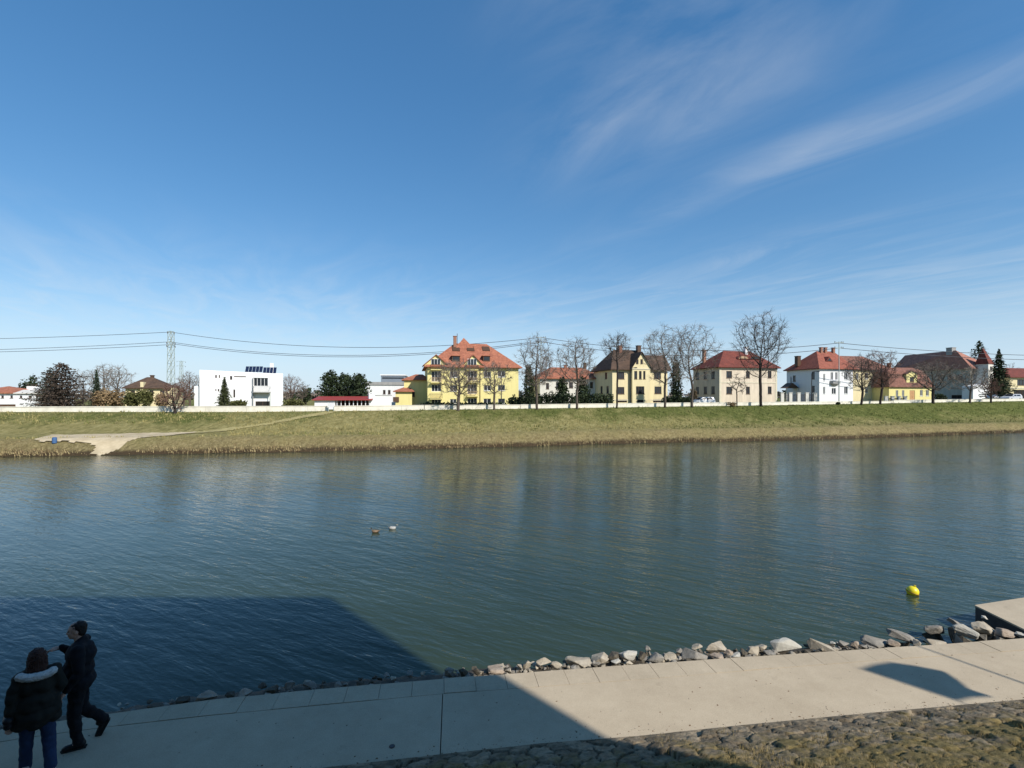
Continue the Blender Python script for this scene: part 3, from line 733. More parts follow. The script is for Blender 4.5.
def build_rocks():
    first = True
    for i, (px, py, w, h, mk, label) in enumerate(ROCKS):
        if px < 440: w, h, py = w*.9, h*.72, py+1.2
        shape = 'tri' if 'wedge' in label else None
        tilt = {'slanted': 0.35, 'tilted': 0.25, 'sloping slab': -0.2, 'leaning': .4}.get(next((q for q in ('slanted', 'tilted', 'sloping slab', 'leaning') if q in label), ''), 0.0)
        pit = math.atan((py-HY)/F)
        z = -0.26 if px < 920 else -0.42 if px < 945 else -0.20
        d = F*(CAMZ-z)/(py-HY)
        for _ in range(3):
            k = d/F; x = (px-HX)*k; lat = abs(px-HX)/F
            rx = 0.5*w*k/math.sqrt(1+0.5*lat*lat)
            ry = rx*(.72 if w > 18 else .9)
            rz = max(.06 if h < 9 else .09, (0.5*h*k-ry*math.sin(pit))/math.cos(pit), rx*.45)
            d = max(d, float(e_out(x))+ry*.95+.02)
        k = d/F; x = (px-HX)*k; z = CAMZ-(py-HY)*k-(.035 if w > 20 else .012)
        if w > 20: rz *= 1.15
        low = max(bed_z(d-float(e_out(x)), x), WATER-.06)-.02
        if z-rz*.8 > low:                                   # dark stones of the pile that carry it
            hh = (z-rz*.5-low)/2
            for q in (-.45, .4): UNDER.append((x+q*rx, d+rnd.uniform(-.2, .1)*ry, low+hh*1.0, rx*rnd.uniform(.55, .7), ry*.85, hh*1.25))
        mb = MB(); rock_mesh(mb, (0, 0, 0), (rx*1.12, ry*1.05, rz*1.15), 100+i, rnd.uniform(-.4, .4), tilt+rnd.uniform(-.12, .12), 10 if h > 12 else 8, shape)
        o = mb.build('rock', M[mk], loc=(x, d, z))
        tag(o, label, 'rock', 'riprap stones along the near waterline')
build_rocks()
# fine rubble between the boulders, too small and many to count
def rubble():
    mb = MB(); r = random.Random(8)
    for i in range(900):
        x = r.uniform(-9, 12.5); d = abs(r.gauss(0.5, 0.45))+.02
        if x < -1.2 and r.random() < .7: continue
        z = bed_z(d, x)+.02; n = len(mb.f)
        s = r.uniform(.03, .085)
        rock_mesh(mb, (x, float(e_out(x))+d, z+.03), (s*r.uniform(.8, 1.5), s, s*.75), 500+i, r.uniform(0, 3), 0, 7, None, 1)
        mi = r.choice([0, 0, 1, 2, 2])
        for q in range(n, len(mb.f)): mb.m[q] = mi
    for i, (x, y, z, a, b2, c2) in enumerate(UNDER):
        n = len(mb.f); rock_mesh(mb, (x, y, z), (a, b2, c2), 3000+i, r.uniform(0, 3), 0, 8, None, 1)
        for q in range(n, len(mb.f)): mb.m[q] = r.choice([0, 2, 2])
    tag(mb.build('rubble', [M['rock_grey'], M['rock'], M['rock_dark']]), 'small rubble stones filling the gaps along the waterline', 'rubble', kind='stuff')
rubble()

# concrete jetty at the right
def jetty():
    a = flat(974.5, 605, -0.12); b_ = flat(1024, 629, -0.12)
    c = flat(1024, 597.5, -0.12)
    ux = (c-a); ux = Vector((ux.x, ux.y, 0)).normalized()
    uy = (b_-a); uy = Vector((uy.x, uy.y, 0)).normalized()
    t = thing('jetty', 'concrete jetty slab reaching into the water behind the rocks', 'jetty', (a.x, a.y, -0.12))
    p0 = Vector((0, 0)); p1 = Vector((ux.x, ux.y))*7; q = Vector((uy.x, uy.y))
    L_ = 2.1
    mb = MB(); mb.slab([(q*L_)[:], (p1+q*L_)[:], p1[:], p0[:]], -0.035, 0.0); mb.build('deck', M['kerb'], t, fix=True)
    i1 = Vector((ux.x, ux.y))*.012
    mb = MB(); mb.slab([(i1+q*L_)[:], (p1+q*L_)[:], (p1+q*.012)[:], (i1+q*.012)[:]], -1.6, -0.038); mb.build('wall', mat('shade-darkened concrete', (0.06, 0.055, 0.05), 0.8, .3, 2, .4, 20), t, fix=True)  # wall colour darkened to paint in the shade of this side
jetty()

# yellow mooring buoy
def buoy():
    p = flat(911.5, 594, WATER)
    t = thing('buoy', 'yellow ball buoy floating on the river right of the ducks', 'buoy', (p.x, p.y, WATER))
    m = mat('yellow buoy plastic', (0.75, 0.62, 0.02), 0.4, .08, 8, spec=.5)
    r_ = 0.152; mb = MB(); prof = [(r_*math.sin(a), -r_*math.cos(a)) for a in [R(q) for q in range(4, 177, 11)]]
    tilt = mb.lathe(prof, 22, (0, 0, 0.085)).build('float', m, t, smooth=True)
    mb = MB(); mb.lathe([(.032, .0), (.034, .03), (.026, .035), (.012, .04)], 12, (0, 0, .236)).build('cap', mat('buoy cap', (0.5, .4, .02), .5), t)
    mb = MB(); prof = [(r_+.004, -.012), (r_+.010, 0), (r_+.004, .012)]
    mb.lathe(prof, 22, (0, 0, .06)).build('rim', mat('dark rubber band', (.25, .12, .02), .7), t)
    t.rotation_euler = (0.1, 0.3, 0)
buoy()

# two ducks
def duck(px, py, face, label, body, neck, head, rump, L_=0.37):
    p = flat(px, py, WATER); t = thing('duck', label, 'duck', (p.x, p.y, WATER), 0 if face > 0 else math.pi, 'ducks on the river')
    # body: loft along x with a lifted tail
    def loft(sections, k=14):
        mb = MB(); o = 0
        for (x, z, ry, rz) in sections:
            for j in range(k):
                a = 2*math.pi*j/k; mb.v.append((x, ry*math.cos(a), z+rz*math.sin(a)))
        n = len(sections)
        for i in range(n-1):
            for j in range(k): mb.f.append((i*k+j, i*k+(j+1) % k, (i+1)*k+(j+1) % k, (i+1)*k+j)); mb.m.append(0)
        mb.f.append(tuple(range(k-1, -1, -1))); mb.f.append(tuple(range((n-1)*k, n*k))); mb.m += [0, 0]; return mb
    s = L_/.46
    sec = [(-.24, .12, .008, .006), (-.20, .10, .04, .02), (-.14, .06, .085, .06), (-.05, .05, .11, .085), (.05, .05, .112, .088), (.12, .055, .09, .08), (.165, .075, .06, .06),
           (.185, .12, .042, .042), (.19, .165, .034, .034), (.195, .20, .038, .036), (.205, .225, .042, .036), (.23, .228, .036, .03), (.255, .218, .02, .016), (.262, .217, .006, .005)]
    sec = [(a*s, b*s, c*s, d*s) for a, b, c, d in sec]
    body_ = loft(sec).build('body', body, t, smooth=True, fix=True)
    # head plumage as a close fitting cap over the head end
    hs = [(a, b, c*1.06+.001, d*1.06+.001) for a, b, c, d in sec[8:12]]
    loft(hs).build('head_plumage', head, t, smooth=True, fix=True)
    loft([(a, b, c*1.05+.001, d*1.05+.001) for a, b, c, d in sec[1:3]]).build('tail', rump, t, smooth=True, fix=True)
    mb = MB(); mb.add([(.255*s, -.016*s, .214*s), (.255*s, .016*s, .214*s), (.315*s, .013*s, .203*s), (.315*s, -.013*s, .203*s), (.255*s, -.010*s, .226*s), (.255*s, .010*s, .226*s), (.315*s, .010*s, .208*s), (.315*s, -.010*s, .208*s)],
        [(3, 2, 1, 0), (4, 5, 6, 7), (0, 1, 5, 4), (1, 2, 6, 5), (2, 3, 7, 6), (3, 0, 4, 7)]).build('bill', M['bill'], t)
    for sd in (-1, 1):
        w = MB()
        w.add([(.10*s, sd*.098*s, .085*s), (-.05*s, sd*.116*s, .075*s), (-.19*s, sd*.05*s, .115*s), (-.08*s, sd*.085*s, .125*s), (.06*s, sd*.085*s, .12*s), (.0, sd*.108*s, .10*s)], [(0, 1, 5), (1, 2, 5), (2, 3, 5), (3, 4, 5), (4, 0, 5)])
        w.build('wing', neck, t)
M['bill'] = mat('dull yellow bill', (.35, .25, .05), .5)
fe = mat('pale feathers', (.42, .41, .38), .8, .2, 20); br = mat('brown speckled feathers', (.13, .085, .05), .85, .5, 40); dk = mat('dark feathers', (.03, .03, .03), .7); br2 = mat('light brown feathers', (.30, .22, .15), .85, .3, 30)
duck(375.5, 532.5, -1, 'brown speckled duck with a dark head, left of the pale duck', br, br2, dk, br)
duck(392.5, 529.0, 1, 'pale white grey duck with a dark head, right of the brown duck', fe, fe, dk, dk)

# small iron cover set in the promenade
p = flat(392, 746.5, 0.0)
t = thing('drain_cover', 'small round dark drain cover set in the shaded promenade', 'drain cover', (p.x, p.y, 0.004))
MB().lathe([(.034, -.01), (.034, .004), (.030, .006)], 18).build('lid', M['dmetal'], t)
MB().lathe([(.042, -.01), (.042, .003), (.036, .003)], 18).build('rim', M['dframe'], t)

# ---------------------------------------------------------------- unseen block, guessed and sized from the shadow on the river
def shadow_block():
    W = flat(330, 597, WATER); tt = 17.2/0.717
    x1, yf = W.x + SUN_AZ[0]*tt, W.y + SUN_AZ[1]*tt
    ztop = WATER + tt*TAN
    t = thing('unseen_block', 'unseen plastered block behind the viewpoint, guessed from its shadow on the river', 'building', (x1, yf, TERR), math.pi)
    H = ztop-TERR; w, d = 46.0, 14.0
    mb = MB(); ops = []
    for fl in range(4):
        for k in range(12): ops.append((1.5+k*3.7, 3.1+k*3.7, 1.0+fl*H/4.2, 2.5+fl*H/4.2))
    wall_face(mb, (0, 0, 0), (1, 0, 0), w, H, ops, 0.2)
    wall_face(mb, (w, 0, 0), (0, 1, 0), d, H, [], 0.2); wall_face(mb, (w, d, 0), (-1, 0, 0), w, H, [], .2); wall_face(mb, (0, d, 0), (0, -1, 0), d, H, [], .2)
    mb.build('wall', M['offwhite'], t)
    MB().box(.003, w-.003, .003, d-.003, H-.3, H-.003).build('roof', M['grey'], t)
    for o in ops:
        f = MB().box(o[0], o[1], .14, .2, o[2], o[3]).build('window', M['frame'], t)
        MB().box(o[0]+.08, o[1]-.08, .125, .14, o[2]+.08, o[3]-.08).build('pane', M['glass'], f)

def wall_face(mb, P, U, w, h, openings, depth=0.15, mi=0, top=None):
    """vertical wall from P along U with real openings and reveals"""
    P = Vector(P); U = Vector(U).normalized(); Z = Vector((0, 0, 1)); N_ = U.cross(Z)   # outward
    us = sorted({0.0, w, *[o[0] for o in openings], *[o[1] for o in openings]}); zs = sorted({0.0, h, *[o[2] for o in openings], *[o[3] for o in openings]})
    us = [u for u in us if -1e-6 <= u <= w+1e-6]; zs = [z for z in zs if -1e-6 <= z <= h+1e-6]
    pt = lambda u, z, d=0.0: P+U*u+Z*z-N_*d
    for a, b in zip(us[:-1], us[1:]):
        for c, e in zip(zs[:-1], zs[1:]):
            um, zm = (a+b)/2, (c+e)/2
            if any(o[0] < um < o[1] and o[2] < zm < o[3] for o in openings): continue
            mb.quad(pt(a, c), pt(b, c), pt(b, e), pt(a, e), mi)
    for (a, b, c, e) in openings:
        mb.quad(pt(a, c), pt(a, c, depth), pt(a, e, depth), pt(a, e), mi); mb.quad(pt(b, c, depth), pt(b, c), pt(b, e), pt(b, e, depth), mi)
        mb.quad(pt(a, c), pt(b, c), pt(b, c, depth), pt(a, c, depth), mi); mb.quad(pt(a, e, depth), pt(b, e, depth), pt(b, e), pt(a, e), mi)
        mb.quad(pt(a, c, depth), pt(b, c, depth), pt(b, e, depth), pt(a, e, depth), mi)
shadow_block()

# made-up flag out of view, outline cut to cast a promenade shadow
def shadow_flag():
    A = flat(860, 669, 0); zt = 7.0; tt = zt/TAN
    bx, by = A.x+SUN_AZ[0]*tt, A.y+SUN_AZ[1]*tt
    TERR = slope_base(bx, float(e_near(bx))-by)
    t = thing('shadow_flag', 'unseen flag cloth on a pole, added for its shadow on the promenade', 'shadow_flag', (bx, by, TERR))
    MB().tube([(0, 0, 0), (0, 0, zt-TERR+.03)], .012, 10).build('pole', M['frame'], t)
    MB().lathe([(.2, 0), (.2, .06), (.05, .1)], 16).build('base', M['grey'], t)
    ol = [(0, 0), (.35, .05), (.71, .08), (.9, .38), (1.04, .76), (.82, 1.03), (.6, 1.25), (.6, 1.55), (.3, 1.45), (0, 1.35)]
    u = Vector((.9, .43, 0)); wv = Vector((-.43, .9, 0)); mb = MB()
    def P(s, k, side):
        return tuple(u*(s+.03) + wv*(.03*math.sin(s*6)) + Vector((0, 0, zt-TERR-k*TAN*.98)) + wv*side)
    for side in (-.004, .004): mb.poly([P(s, k, side) for s, k in ol])
    mb.build('flag', mat('navy flag cloth', (.05, .07, .16), .9), t)
    # added leaning pole, its tilt set to cast a thin shadow line
    B = flat(915, 645, 0); bx2, by2 = B.x+SUN_AZ[0]*tt, B.y+SUN_AZ[1]*tt
    t2 = thing('shadow_pole', 'unseen leaning steel pole, added for its thin shadow line on the promenade', 'shadow_pole', (bx2-.33*(zt-TERR), by2, TERR))
    MB().tube([(0, 0, 0), (.33*(zt-TERR), 0, zt-TERR)], [.035, .022], 10).build('pole', M['metal'], t2)
    MB().lathe([(.16, 0), (.16, .05), (.06, .08)], 14).build('foot', M['grey'], t2)
shadow_flag()

# ---------------------------------------------------------------- people
def blobmesh(parts, voxel=0.014, smooth=3):
    """union of tapered limbs and ellipsoids grown into one continuous skin"""
    mb = MB()
    for p in parts:
        if p[0] == 'c':
            _, a, ra, b, rb = p; a, b = Vector(a), Vector(b); n = 5
            pts, rs = [], []
            ax = (b-a).normalized()
            for q in (80, 55, 25): pts.append(a-ax*ra*math.sin(R(q))); rs.append(max(.003, ra*math.cos(R(q))))
            for i in range(n+1): pts.append(a.lerp(b, i/n)); rs.append(ra+(rb-ra)*i/n)
            for q in (25, 55, 80): pts.append(b+ax*rb*math.sin(R(q))); rs.append(max(.003, rb*math.cos(R(q))))
            mb.tube(pts, rs, 14)
        else:
            _, c, rad, rot = p
            o = len(mb.v); k = 16
            bm = bmesh.new(); bmesh.ops.create_icosphere(bm, subdivisions=3, radius=1)
            mt = Matrix.Rotation(rot[2], 3, 'Z') @ Matrix.Rotation(rot[1], 3, 'Y') @ Matrix.Rotation(rot[0], 3, 'X')
            bm.verts.index_update()
            mb.add([mt @ Vector((v.co.x*rad[0], v.co.y*rad[1], v.co.z*rad[2])) + Vector(c) for v in bm.verts], [tuple(v.index for v in f.verts) for f in bm.faces]); bm.free()
    tmp = mb.build('tmp', [M['dark']], fix=False)
    md = tmp.modifiers.new('r', 'REMESH'); md.mode = 'VOXEL'; md.voxel_size = voxel
    if smooth: ms = tmp.modifiers.new('s', 'SMOOTH'); ms.factor = .5; ms.iterations = smooth
    dg = bpy.context.evaluated_depsgraph_get(); dg.update()
    me = bpy.data.meshes.new_from_object(tmp.evaluated_get(dg))
    old = tmp.data; bpy.data.objects.remove(tmp); bpy.data.meshes.remove(old)
    return me
def garment(name, parts, m, parent, voxel=0.014, smooth=3, wr=0.0, wf=14, zf=1.5):
    me = blobmesh(parts, voxel, smooth); me.name = name; me.materials.clear(); me.materials.append(m)
    if wr:
        vs = [v.co.copy() for v in me.vertices]; ns = [v.normal.copy() for v in me.vertices]
        for v, c, n in zip(me.vertices, vs, ns):
            v.co = c + n*wr*(mnoise.noise(Vector((c.x*wf, c.y*wf, c.z*wf*1.5)))+.5*mnoise.noise(Vector((c.x*wf*2, c.y*wf*2, c.z*wf*zf*.75))))
    me.polygons.foreach_set('use_smooth', [True]*len(me.polygons))
    o = bpy.data.objects.new(name, me); COL.objects.link(o); o.parent = parent
    return o
def cloth(name, c): return mat(name, c, 0.9, .2, 9, .5, 60, bdist=.006)
def hand_parts(w, fwd, up, side, open_=0.25, point=False):
    """palm, four unequal bent fingers and a thumb leaving the side of the palm"""
    w, f, u, s = Vector(w), Vector(fwd).normalized(), Vector(up).normalized(), Vector(side).normalized()
    P = [('c', w-f*.02, .026, w+f*.03, .030), ('c', w+f*.03+s*.02, .020, w+f*.075+s*.026, .017), ('c', w+f*.03-s*.02, .020, w+f*.072-s*.026, .016)]
    for i, (off, ln) in enumerate([(.030, .072), (.010, .080), (-.011, .074), (-.031, .058)]):
        b = w+f*.078+s*off; curl = open_*(0.25 if (point and i == 0) else 1.0 if not point else 3.0)
        d1 = (f - u*curl).normalized(); d2 = (f - u*curl*2.4).normalized()
        m_ = b+d1*ln*.55; P += [('c', b-f*.02, .0105, m_, .0095), ('c', m_, .0095, m_+d2*ln*.45, .0075)]
    b = w+f*.015+s*.03; d = (f*.6+s*.8).normalized(); m_ = b+d*.04
    P += [('c', b, .015, m_, .0115), ('c', m_, .0115, m_+(f*.9+s*.3).normalized()*.032, .009)]
    return P
def face_parts(c, f, s, k=1.0):
    """skull, jaw, nose, lips, brows, ears around head centre c facing f with side s"""
    c, f, s = Vector(c), Vector(f).normalized(), Vector(s).normalized(); u = Vector((0, 0, 1)); yaw = math.atan2(f.y, f.x)
    P = [('e', c+u*.025-f*.010, (.098*k, .076*k, .098*k), (0, 0, yaw)), ('e', c-u*.035+f*.020, (.072*k, .062*k, .080*k), (0, 0, yaw)), ('e', c-u*.088+f*.052, (.030*k, .030*k, .022*k), (0, 0, yaw)),
         ('c', c+u*.012+f*.088, .009, c-u*.026+f*.099, .0135), ('e', c-u*.030+f*.093, (.014, .018, .010), (0, 0, yaw)),
         ('e', c-u*.058+f*.083, (.014, .024, .006), (0, 0, yaw)), ('e', c-u*.068+f*.080, (.013, .021, .006), (0, 0, yaw)),
         ('c', c+u*.030+f*.078+s*.040, .010, c+u*.032+f*.085+s*.015, .010), ('c', c+u*.030+f*.078-s*.040, .010, c+u*.032+f*.085-s*.015, .010),
         ('e', c-u*.010-f*.012+s*.076, (.020, .008, .032), (0, 0, yaw)), ('e', c-u*.010-f*.012-s*.076, (.020, .008, .032), (0, 0, yaw)),
         ('e', c-u*.018+f*.058+s*.038, (.028, .022, .022), (0, 0, yaw)), ('e', c-u*.018+f*.058-s*.038, (.028, .022, .022), (0, 0, yaw))]
    return P
SKIN = mat('skin', (.50, .30, .22), .6, .1, 12)
EYE = mat('eye', (.03, .02, .015), .3); 
def eyes(parent, c, f, s):
    c, f, s = Vector(c), Vector(f).normalized(), Vector(s).normalized()
    for q in (-1, 1):
        p = c + Vector((0, 0, .006)) + f*.078 + s*q*.031
        MB().lathe([(.002, -.010), (.008, -.006), (.0105, 0), (.008, .006), (.002, .010)], 12, p).build('eye', EYE, parent, smooth=True)
def shoe(name, toe_dir, heel, m, parent, pitch=0.0, L_=.27):
    f = Vector((toe_dir[0], toe_dir[1], 0)).normalized(); f = (f*math.cos(pitch) - Vector((0, 0, 1))*math.sin(pitch)).normalized()
    s = Vector((0, 0, 1)).cross(f).normalized(); u = f.cross(s)
    h = Vector(heel)
    P = [('c', h+u*.045, .042, h+f*.10+u*.040, .042), ('c', h+f*.10+u*.040, .042, h+f*(L_-.085)+u*.030, .038), ('c', h+f*(L_-.11)+s*.012+u*.028, .036, h+f*(L_-.065)+u*.026, .030), ('c', h+u*.05, .044, h+f*.02+u*.10, .043)]
    sole = garment(name, P, m, parent, .010, 2)
    for v in sole.data.vertices:
        q = (v.co-h).dot(u)
        if q < .004: v.co += u*(.004-q)
    mb = MB(); 
    for zz in (0, 1): pass
    ol = [(-.045, -.036), (-.045, .036), (.06, .040), (L_*.6, .048), (L_-.05, .040), (L_-.022, .0), (L_-.05, -.040), (L_*.6, -.046), (.06, -.040)]
    a = [tuple(h+f*x+s*y-u*.012) for x, y in ol]; b = [tuple(h+f*x+s*y+u*.010) for x, y in ol]; n = len(ol)
    mb.add(a+b, [tuple(range(n)), tuple(range(2*n-1, n-1, -1))]+[(i, i+n, (i+1) % n+n, (i+1) % n) for i in range(n)])
    mb.build('sole', M['dark'] if m is not SNEAK else M['frame'], sole, fix=True)
    return sole
SNEAK = cloth('pale sneaker', (.5, .46, .44)); BLACKSHOE = mat('black shoe leather', (.012, .012, .013), .45)

def man():
    base = flat(79.5, 745.0, 0.0)
    # local frame: +f forward (to the photo's left), +s his left
    yaw = math.pi + R(31)
    f = Vector((1, 0, 0)); s = Vector((0, 1, 0)); u = Vector((0, 0, 1))
    # build in local coordinates facing +x, then turn the whole thing
    hipc = Vector((.0, 0, .93)); sh = Vector((-.01, 0, 1.44)); hd = Vector((.035, 0, 1.655))
    fk = Vector((.045, .095, .50)); fa = Vector((.0, .09, .095))              # standing left leg
    bk = Vector((-.01, -.095, .50)); ba = Vector((-.25, -.14, .21))         # trailing right leg, heel lifted
    hl, hr = hipc+s*.085-u*.04, hipc-s*.085-u*.04
    sl, sr = sh+s*.185-u*.01, sh-s*.185-u*.01
    el_r = sr + Vector((.07, -.06, -.235)); wr_r = el_r + Vector((.17, .03, .175))   # pointing right arm
    el_l = sl + Vector((-.03, .06, -.29)); wr_l = el_l + Vector((.14, -.02, -.21))
    body = [('e', hipc+u*.0, (.125, .165, .12), (0, 0, 0)), ('e', Vector((.015, 0, 1.10)), (.125, .155, .17), (0, 0, 0)), ('e', Vector((.0, 0, 1.30)), (.125, .175, .18), (0, 0, 0)),
            ('c', sh-s*.12, .07, sh+s*.12, .07), ('c', sh+u*.0, .062, hd-u*.06-f*.02, .055)]
    body += face_parts(hd, f, s)
    for a, k, an in ((hl, fk, fa), (hr, bk, ba)): body += [('c', a, .088, k, .055), ('c', k, .056, an, .036)]
    body += [('c', fa, .034, fa+Vector((.08, 0, -.05)), .022), ('c', ba, .034, ba+Vector((.02, 0, -.09)), .022)]
    for a, e_, w in ((sr, el_r, wr_r), (sl, el_l, wr_l)): body += [('c', a, .055, e_, .040), ('c', e_, .040, w, .027)]
    body += hand_parts(wr_r+Vector((.035, 0, 0)), (1, .06, .04), (0, 0, 1), (0, 1, 0), .22, True)
    body += hand_parts(wr_l+Vector((.02, 0, -.03)), (.45, 0, -.9), (.9, 0, .45), (0, -1, 0), .4)
    b = garment('person', body, SKIN, None, .0085, 1)
    b.location = (base.x, base.y, 0); b.rotation_euler.z = yaw
    tag(b, 'person in black jacket and trousers walking left and pointing with outstretched arm', 'person')
    eyes(b, hd, f, s)
    jc = cloth('black jacket', (.008, .008, .011))
    J = [('e', Vector((-.005, 0, .93)), (.178, .215, .15), (0, 0, 0)), ('e', Vector((.015, 0, 1.12)), (.178, .205, .20), (0, 0, 0)), ('e', Vector((-.015, 0, 1.31)), (.175, .215, .19), (0, 0, 0)),
         ('c', sh-s*.14-u*.005, .085, sh+s*.14-u*.005, .085), ('c', sh+u*.02-f*.01, .083, sh+u*.075, .068)]
    for a, e_, w in ((sr, el_r, wr_r), (sl, el_l, wr_l)): J += [('c', a, .085, e_, .064), ('c', e_, .064, w+(w-e_).normalized()*-.005, .048)]
    garment('jacket', J, jc, b, .011, 2, .017, 9)
    tr = cloth('black trousers', (.007, .007, .009))
    T = [('e', hipc-u*.02, (.140, .178, .13), (0, 0, 0))]
    for a, k, an in ((hl, fk, fa), (hr, bk, ba)):
        d = (an-k).normalized(); T += [('c', a, .104, k, .076), ('c', k, .076, an-d*.0, .064)]
    garment('trousers', T, tr, b, .011, 2, .016, 11)
    shoe('shoe', (1, -.1), fa+Vector((-.05, 0, -.083)), BLACKSHOE, b, 0)
    shoe('shoe', (1, .1), ba+Vector((-.045, 0, -.055)), BLACKSHOE, b, R(62))
    hair = mat('dark brown hair', (.018, .012, .009), .6, .3, 30, .6, 90)
    H = [('e', hd+u*.040-f*.030, (.093, .082, .088), (0, 0, 0)), ('e', hd-u*.005-f*.060, (.058, .078, .085), (0, 0, 0)), ('e', hd+u*.088+f*.005, (.062, .064, .024), (0, .15, 0))]
    garment('hair', H, hair, b, .008, 1, .008, 55, .25)
man()

def woman():
    base = flat(37, 773.5, 0.0)
    yaw = math.atan2(.74, -.67)
    f = Vector((1, 0, 0)); s = Vector((0, 1, 0)); u = Vector((0, 0, 1))
    hipc = Vector((0, 0, .87)); sh = Vector((.0, 0, 1.345)); hd = Vector((.045, .0, 1.525))
    hl, hr = hipc+s*.08-u*.04, hipc-s*.08-u*.04
    lk, la = Vector((.06, .10, .48)), Vector((.10, .115, .095)); rk, ra = Vector((.0, -.115, .47)), Vector((-.16, -.135, .12))
    sl, sr = sh+s*.165-u*.02, sh-s*.165-u*.02
    el_l = sl+Vector((-.04, .07, -.26)); wr_l = el_l+Vector((.04, .0, -.24))
    el_r = sr+Vector((.02, -.07, -.25)); wr_r = el_r+Vector((.17, .05, -.15))
    body = [('e', hipc, (.12, .165, .12), (0, 0, 0)), ('e', Vector((0, 0, 1.06)), (.105, .135, .17), (0, 0, 0)), ('e', Vector((0, 0, 1.22)), (.115, .150, .16), (0, 0, 0)),
            ('c', sh-s*.10, .06, sh+s*.10, .06), ('c', sh, .052, hd-u*.06-f*.02, .048)]
    body += face_parts(hd, f, s, .95)
    for a, k, an in ((hr, rk, ra), (hl, lk, la)): body += [('c', a, .085, k, .052), ('c', k, .053, an, .034), ('c', an, .032, an+Vector((.07, 0, -.05)), .022)]
    for a, e_, w in ((sr, el_r, wr_r), (sl, el_l, wr_l)): body += [('c', a, .048, e_, .036), ('c', e_, .036, w, .024)]
    body += hand_parts(wr_l+Vector((.0, .01, -.03)), (.1, .15, -1), (1, 0, .1), (0, -1, 0), .45)
    body += hand_parts(wr_r+Vector((.03, 0, -.02)), (.8, .2, -.5), (.5, 0, .8), (0, 1, 0), .45)
    b = garment('person', body, SKIN, None, .0085, 1)
    b.location = (base.x, base.y, 0); b.rotation_euler.z = yaw
    tag(b, 'person with long reddish hair seen from behind in dark green coat with pale hood', 'person')
    eyes(b, hd, f, s)
    co = cloth('dark olive coat', (.019, .018, .014))
    J = [('e', Vector((0, 0, .80)), (.175, .225, .14), (0, 0, 0)), ('e', Vector((0, 0, .97)), (.165, .21, .20), (0, 0, 0)), ('e', Vector((0, 0, 1.20)), (.155, .205, .19), (0, 0, 0)), ('c', sh-s*.12-u*.02, .085, sh+s*.12-u*.02, .085), ('c', sh, .08, sh+u*.05, .07),
         ('c', Vector((0, -.14, .95)), .10, Vector((0, -.15, .72)), .095), ('c', Vector((0, .14, .95)), .10, Vector((0, .15, .72)), .095), ('c', Vector((0, 0, .95)), .15, Vector((0, 0, .75)), .155)]
    for a, e_, w in ((sr, el_r, wr_r), (sl, el_l, wr_l)): J += [('c', a, .082, e_, .068), ('c', e_, .068, w, .058)]
    jk = garment('coat', J, co, b, .011, 2, .020, 8)
    # pale fur edged hood lying on the shoulders
    hoodm = mat('pale hood fleece', (.62, .60, .56), .95, .15, 40, .8, 120)
    Hd = []
    pts = [Vector((-.075-.06*math.cos(q), .165*math.sin(q), 1.375-.035*math.cos(q)+.015*math.sin(q))) for q in np.linspace(-1.25, 1.25, 9)]
    for p, q in zip(pts[:-1], pts[1:]): Hd.append(('c', p, .050, q, .050))
    garment('hood', Hd, hoodm, jk, .010, 1, .010, 40)
    jn = cloth('blue jeans', (.022, .038, .085))
    T = [('e', hipc-u*.02, (.13, .17, .12), (0, 0, 0))]
    for a, k, an in ((hr, rk, ra), (hl, lk, la)): T += [('c', a, .10, k, .074), ('c', k, .074, an, .066)]
    garment('jeans', T, jn, b, .012, 2, .008, 13)
    shoe('shoe', (1, .1), la+Vector((-.05, 0, -.083)), SNEAK, b, 0, .25)
    shoe('shoe', (1, -.1), ra+Vector((-.045, 0, -.088)), SNEAK, b, R(18), .25)
    hair = mat('reddish brown hair', (.050, .018, .011), .55, .4, 25, .8, 80)
    H = [('e', hd+u*.035-f*.022, (.102, .090, .096), (0, 0, 0)), ('c', hd-f*.045+s*.03, .070, hd-f*.075+s*.045-u*.16, .058), ('c', hd-f*.045-s*.03, .070, hd-f*.075-s*.045-u*.16, .058), ('c', hd-f*.06, .072, hd-f*.095-u*.20, .050),
         ('c', hd+s*.07+u*.02, .026, hd+s*.085-u*.12, .024), ('c', hd-s*.07+u*.02, .026, hd-s*.085-u*.12, .024)]
    garment('hair', H, hair, b, .008, 1, .013, 48, .08)
    # dark bag strapped at the left side
    bg = garment('shoulder_bag', [('c', wr_l+Vector((-.07, .03, .02)), .055, wr_l+Vector((.07, .03, .03)), .055), ('c', wr_l+Vector((-.06, .03, -.05)), .05, wr_l+Vector((.06, .03, -.04)), .05)], mat('black bag leather', (.012, .011, .012), .5), None, .011, 2)
    bg.location = b.location; bg.rotation_euler.z = yaw
    tag(bg, 'small black handbag hanging at the coat hem of the person with reddish hair', 'bag')
woman()
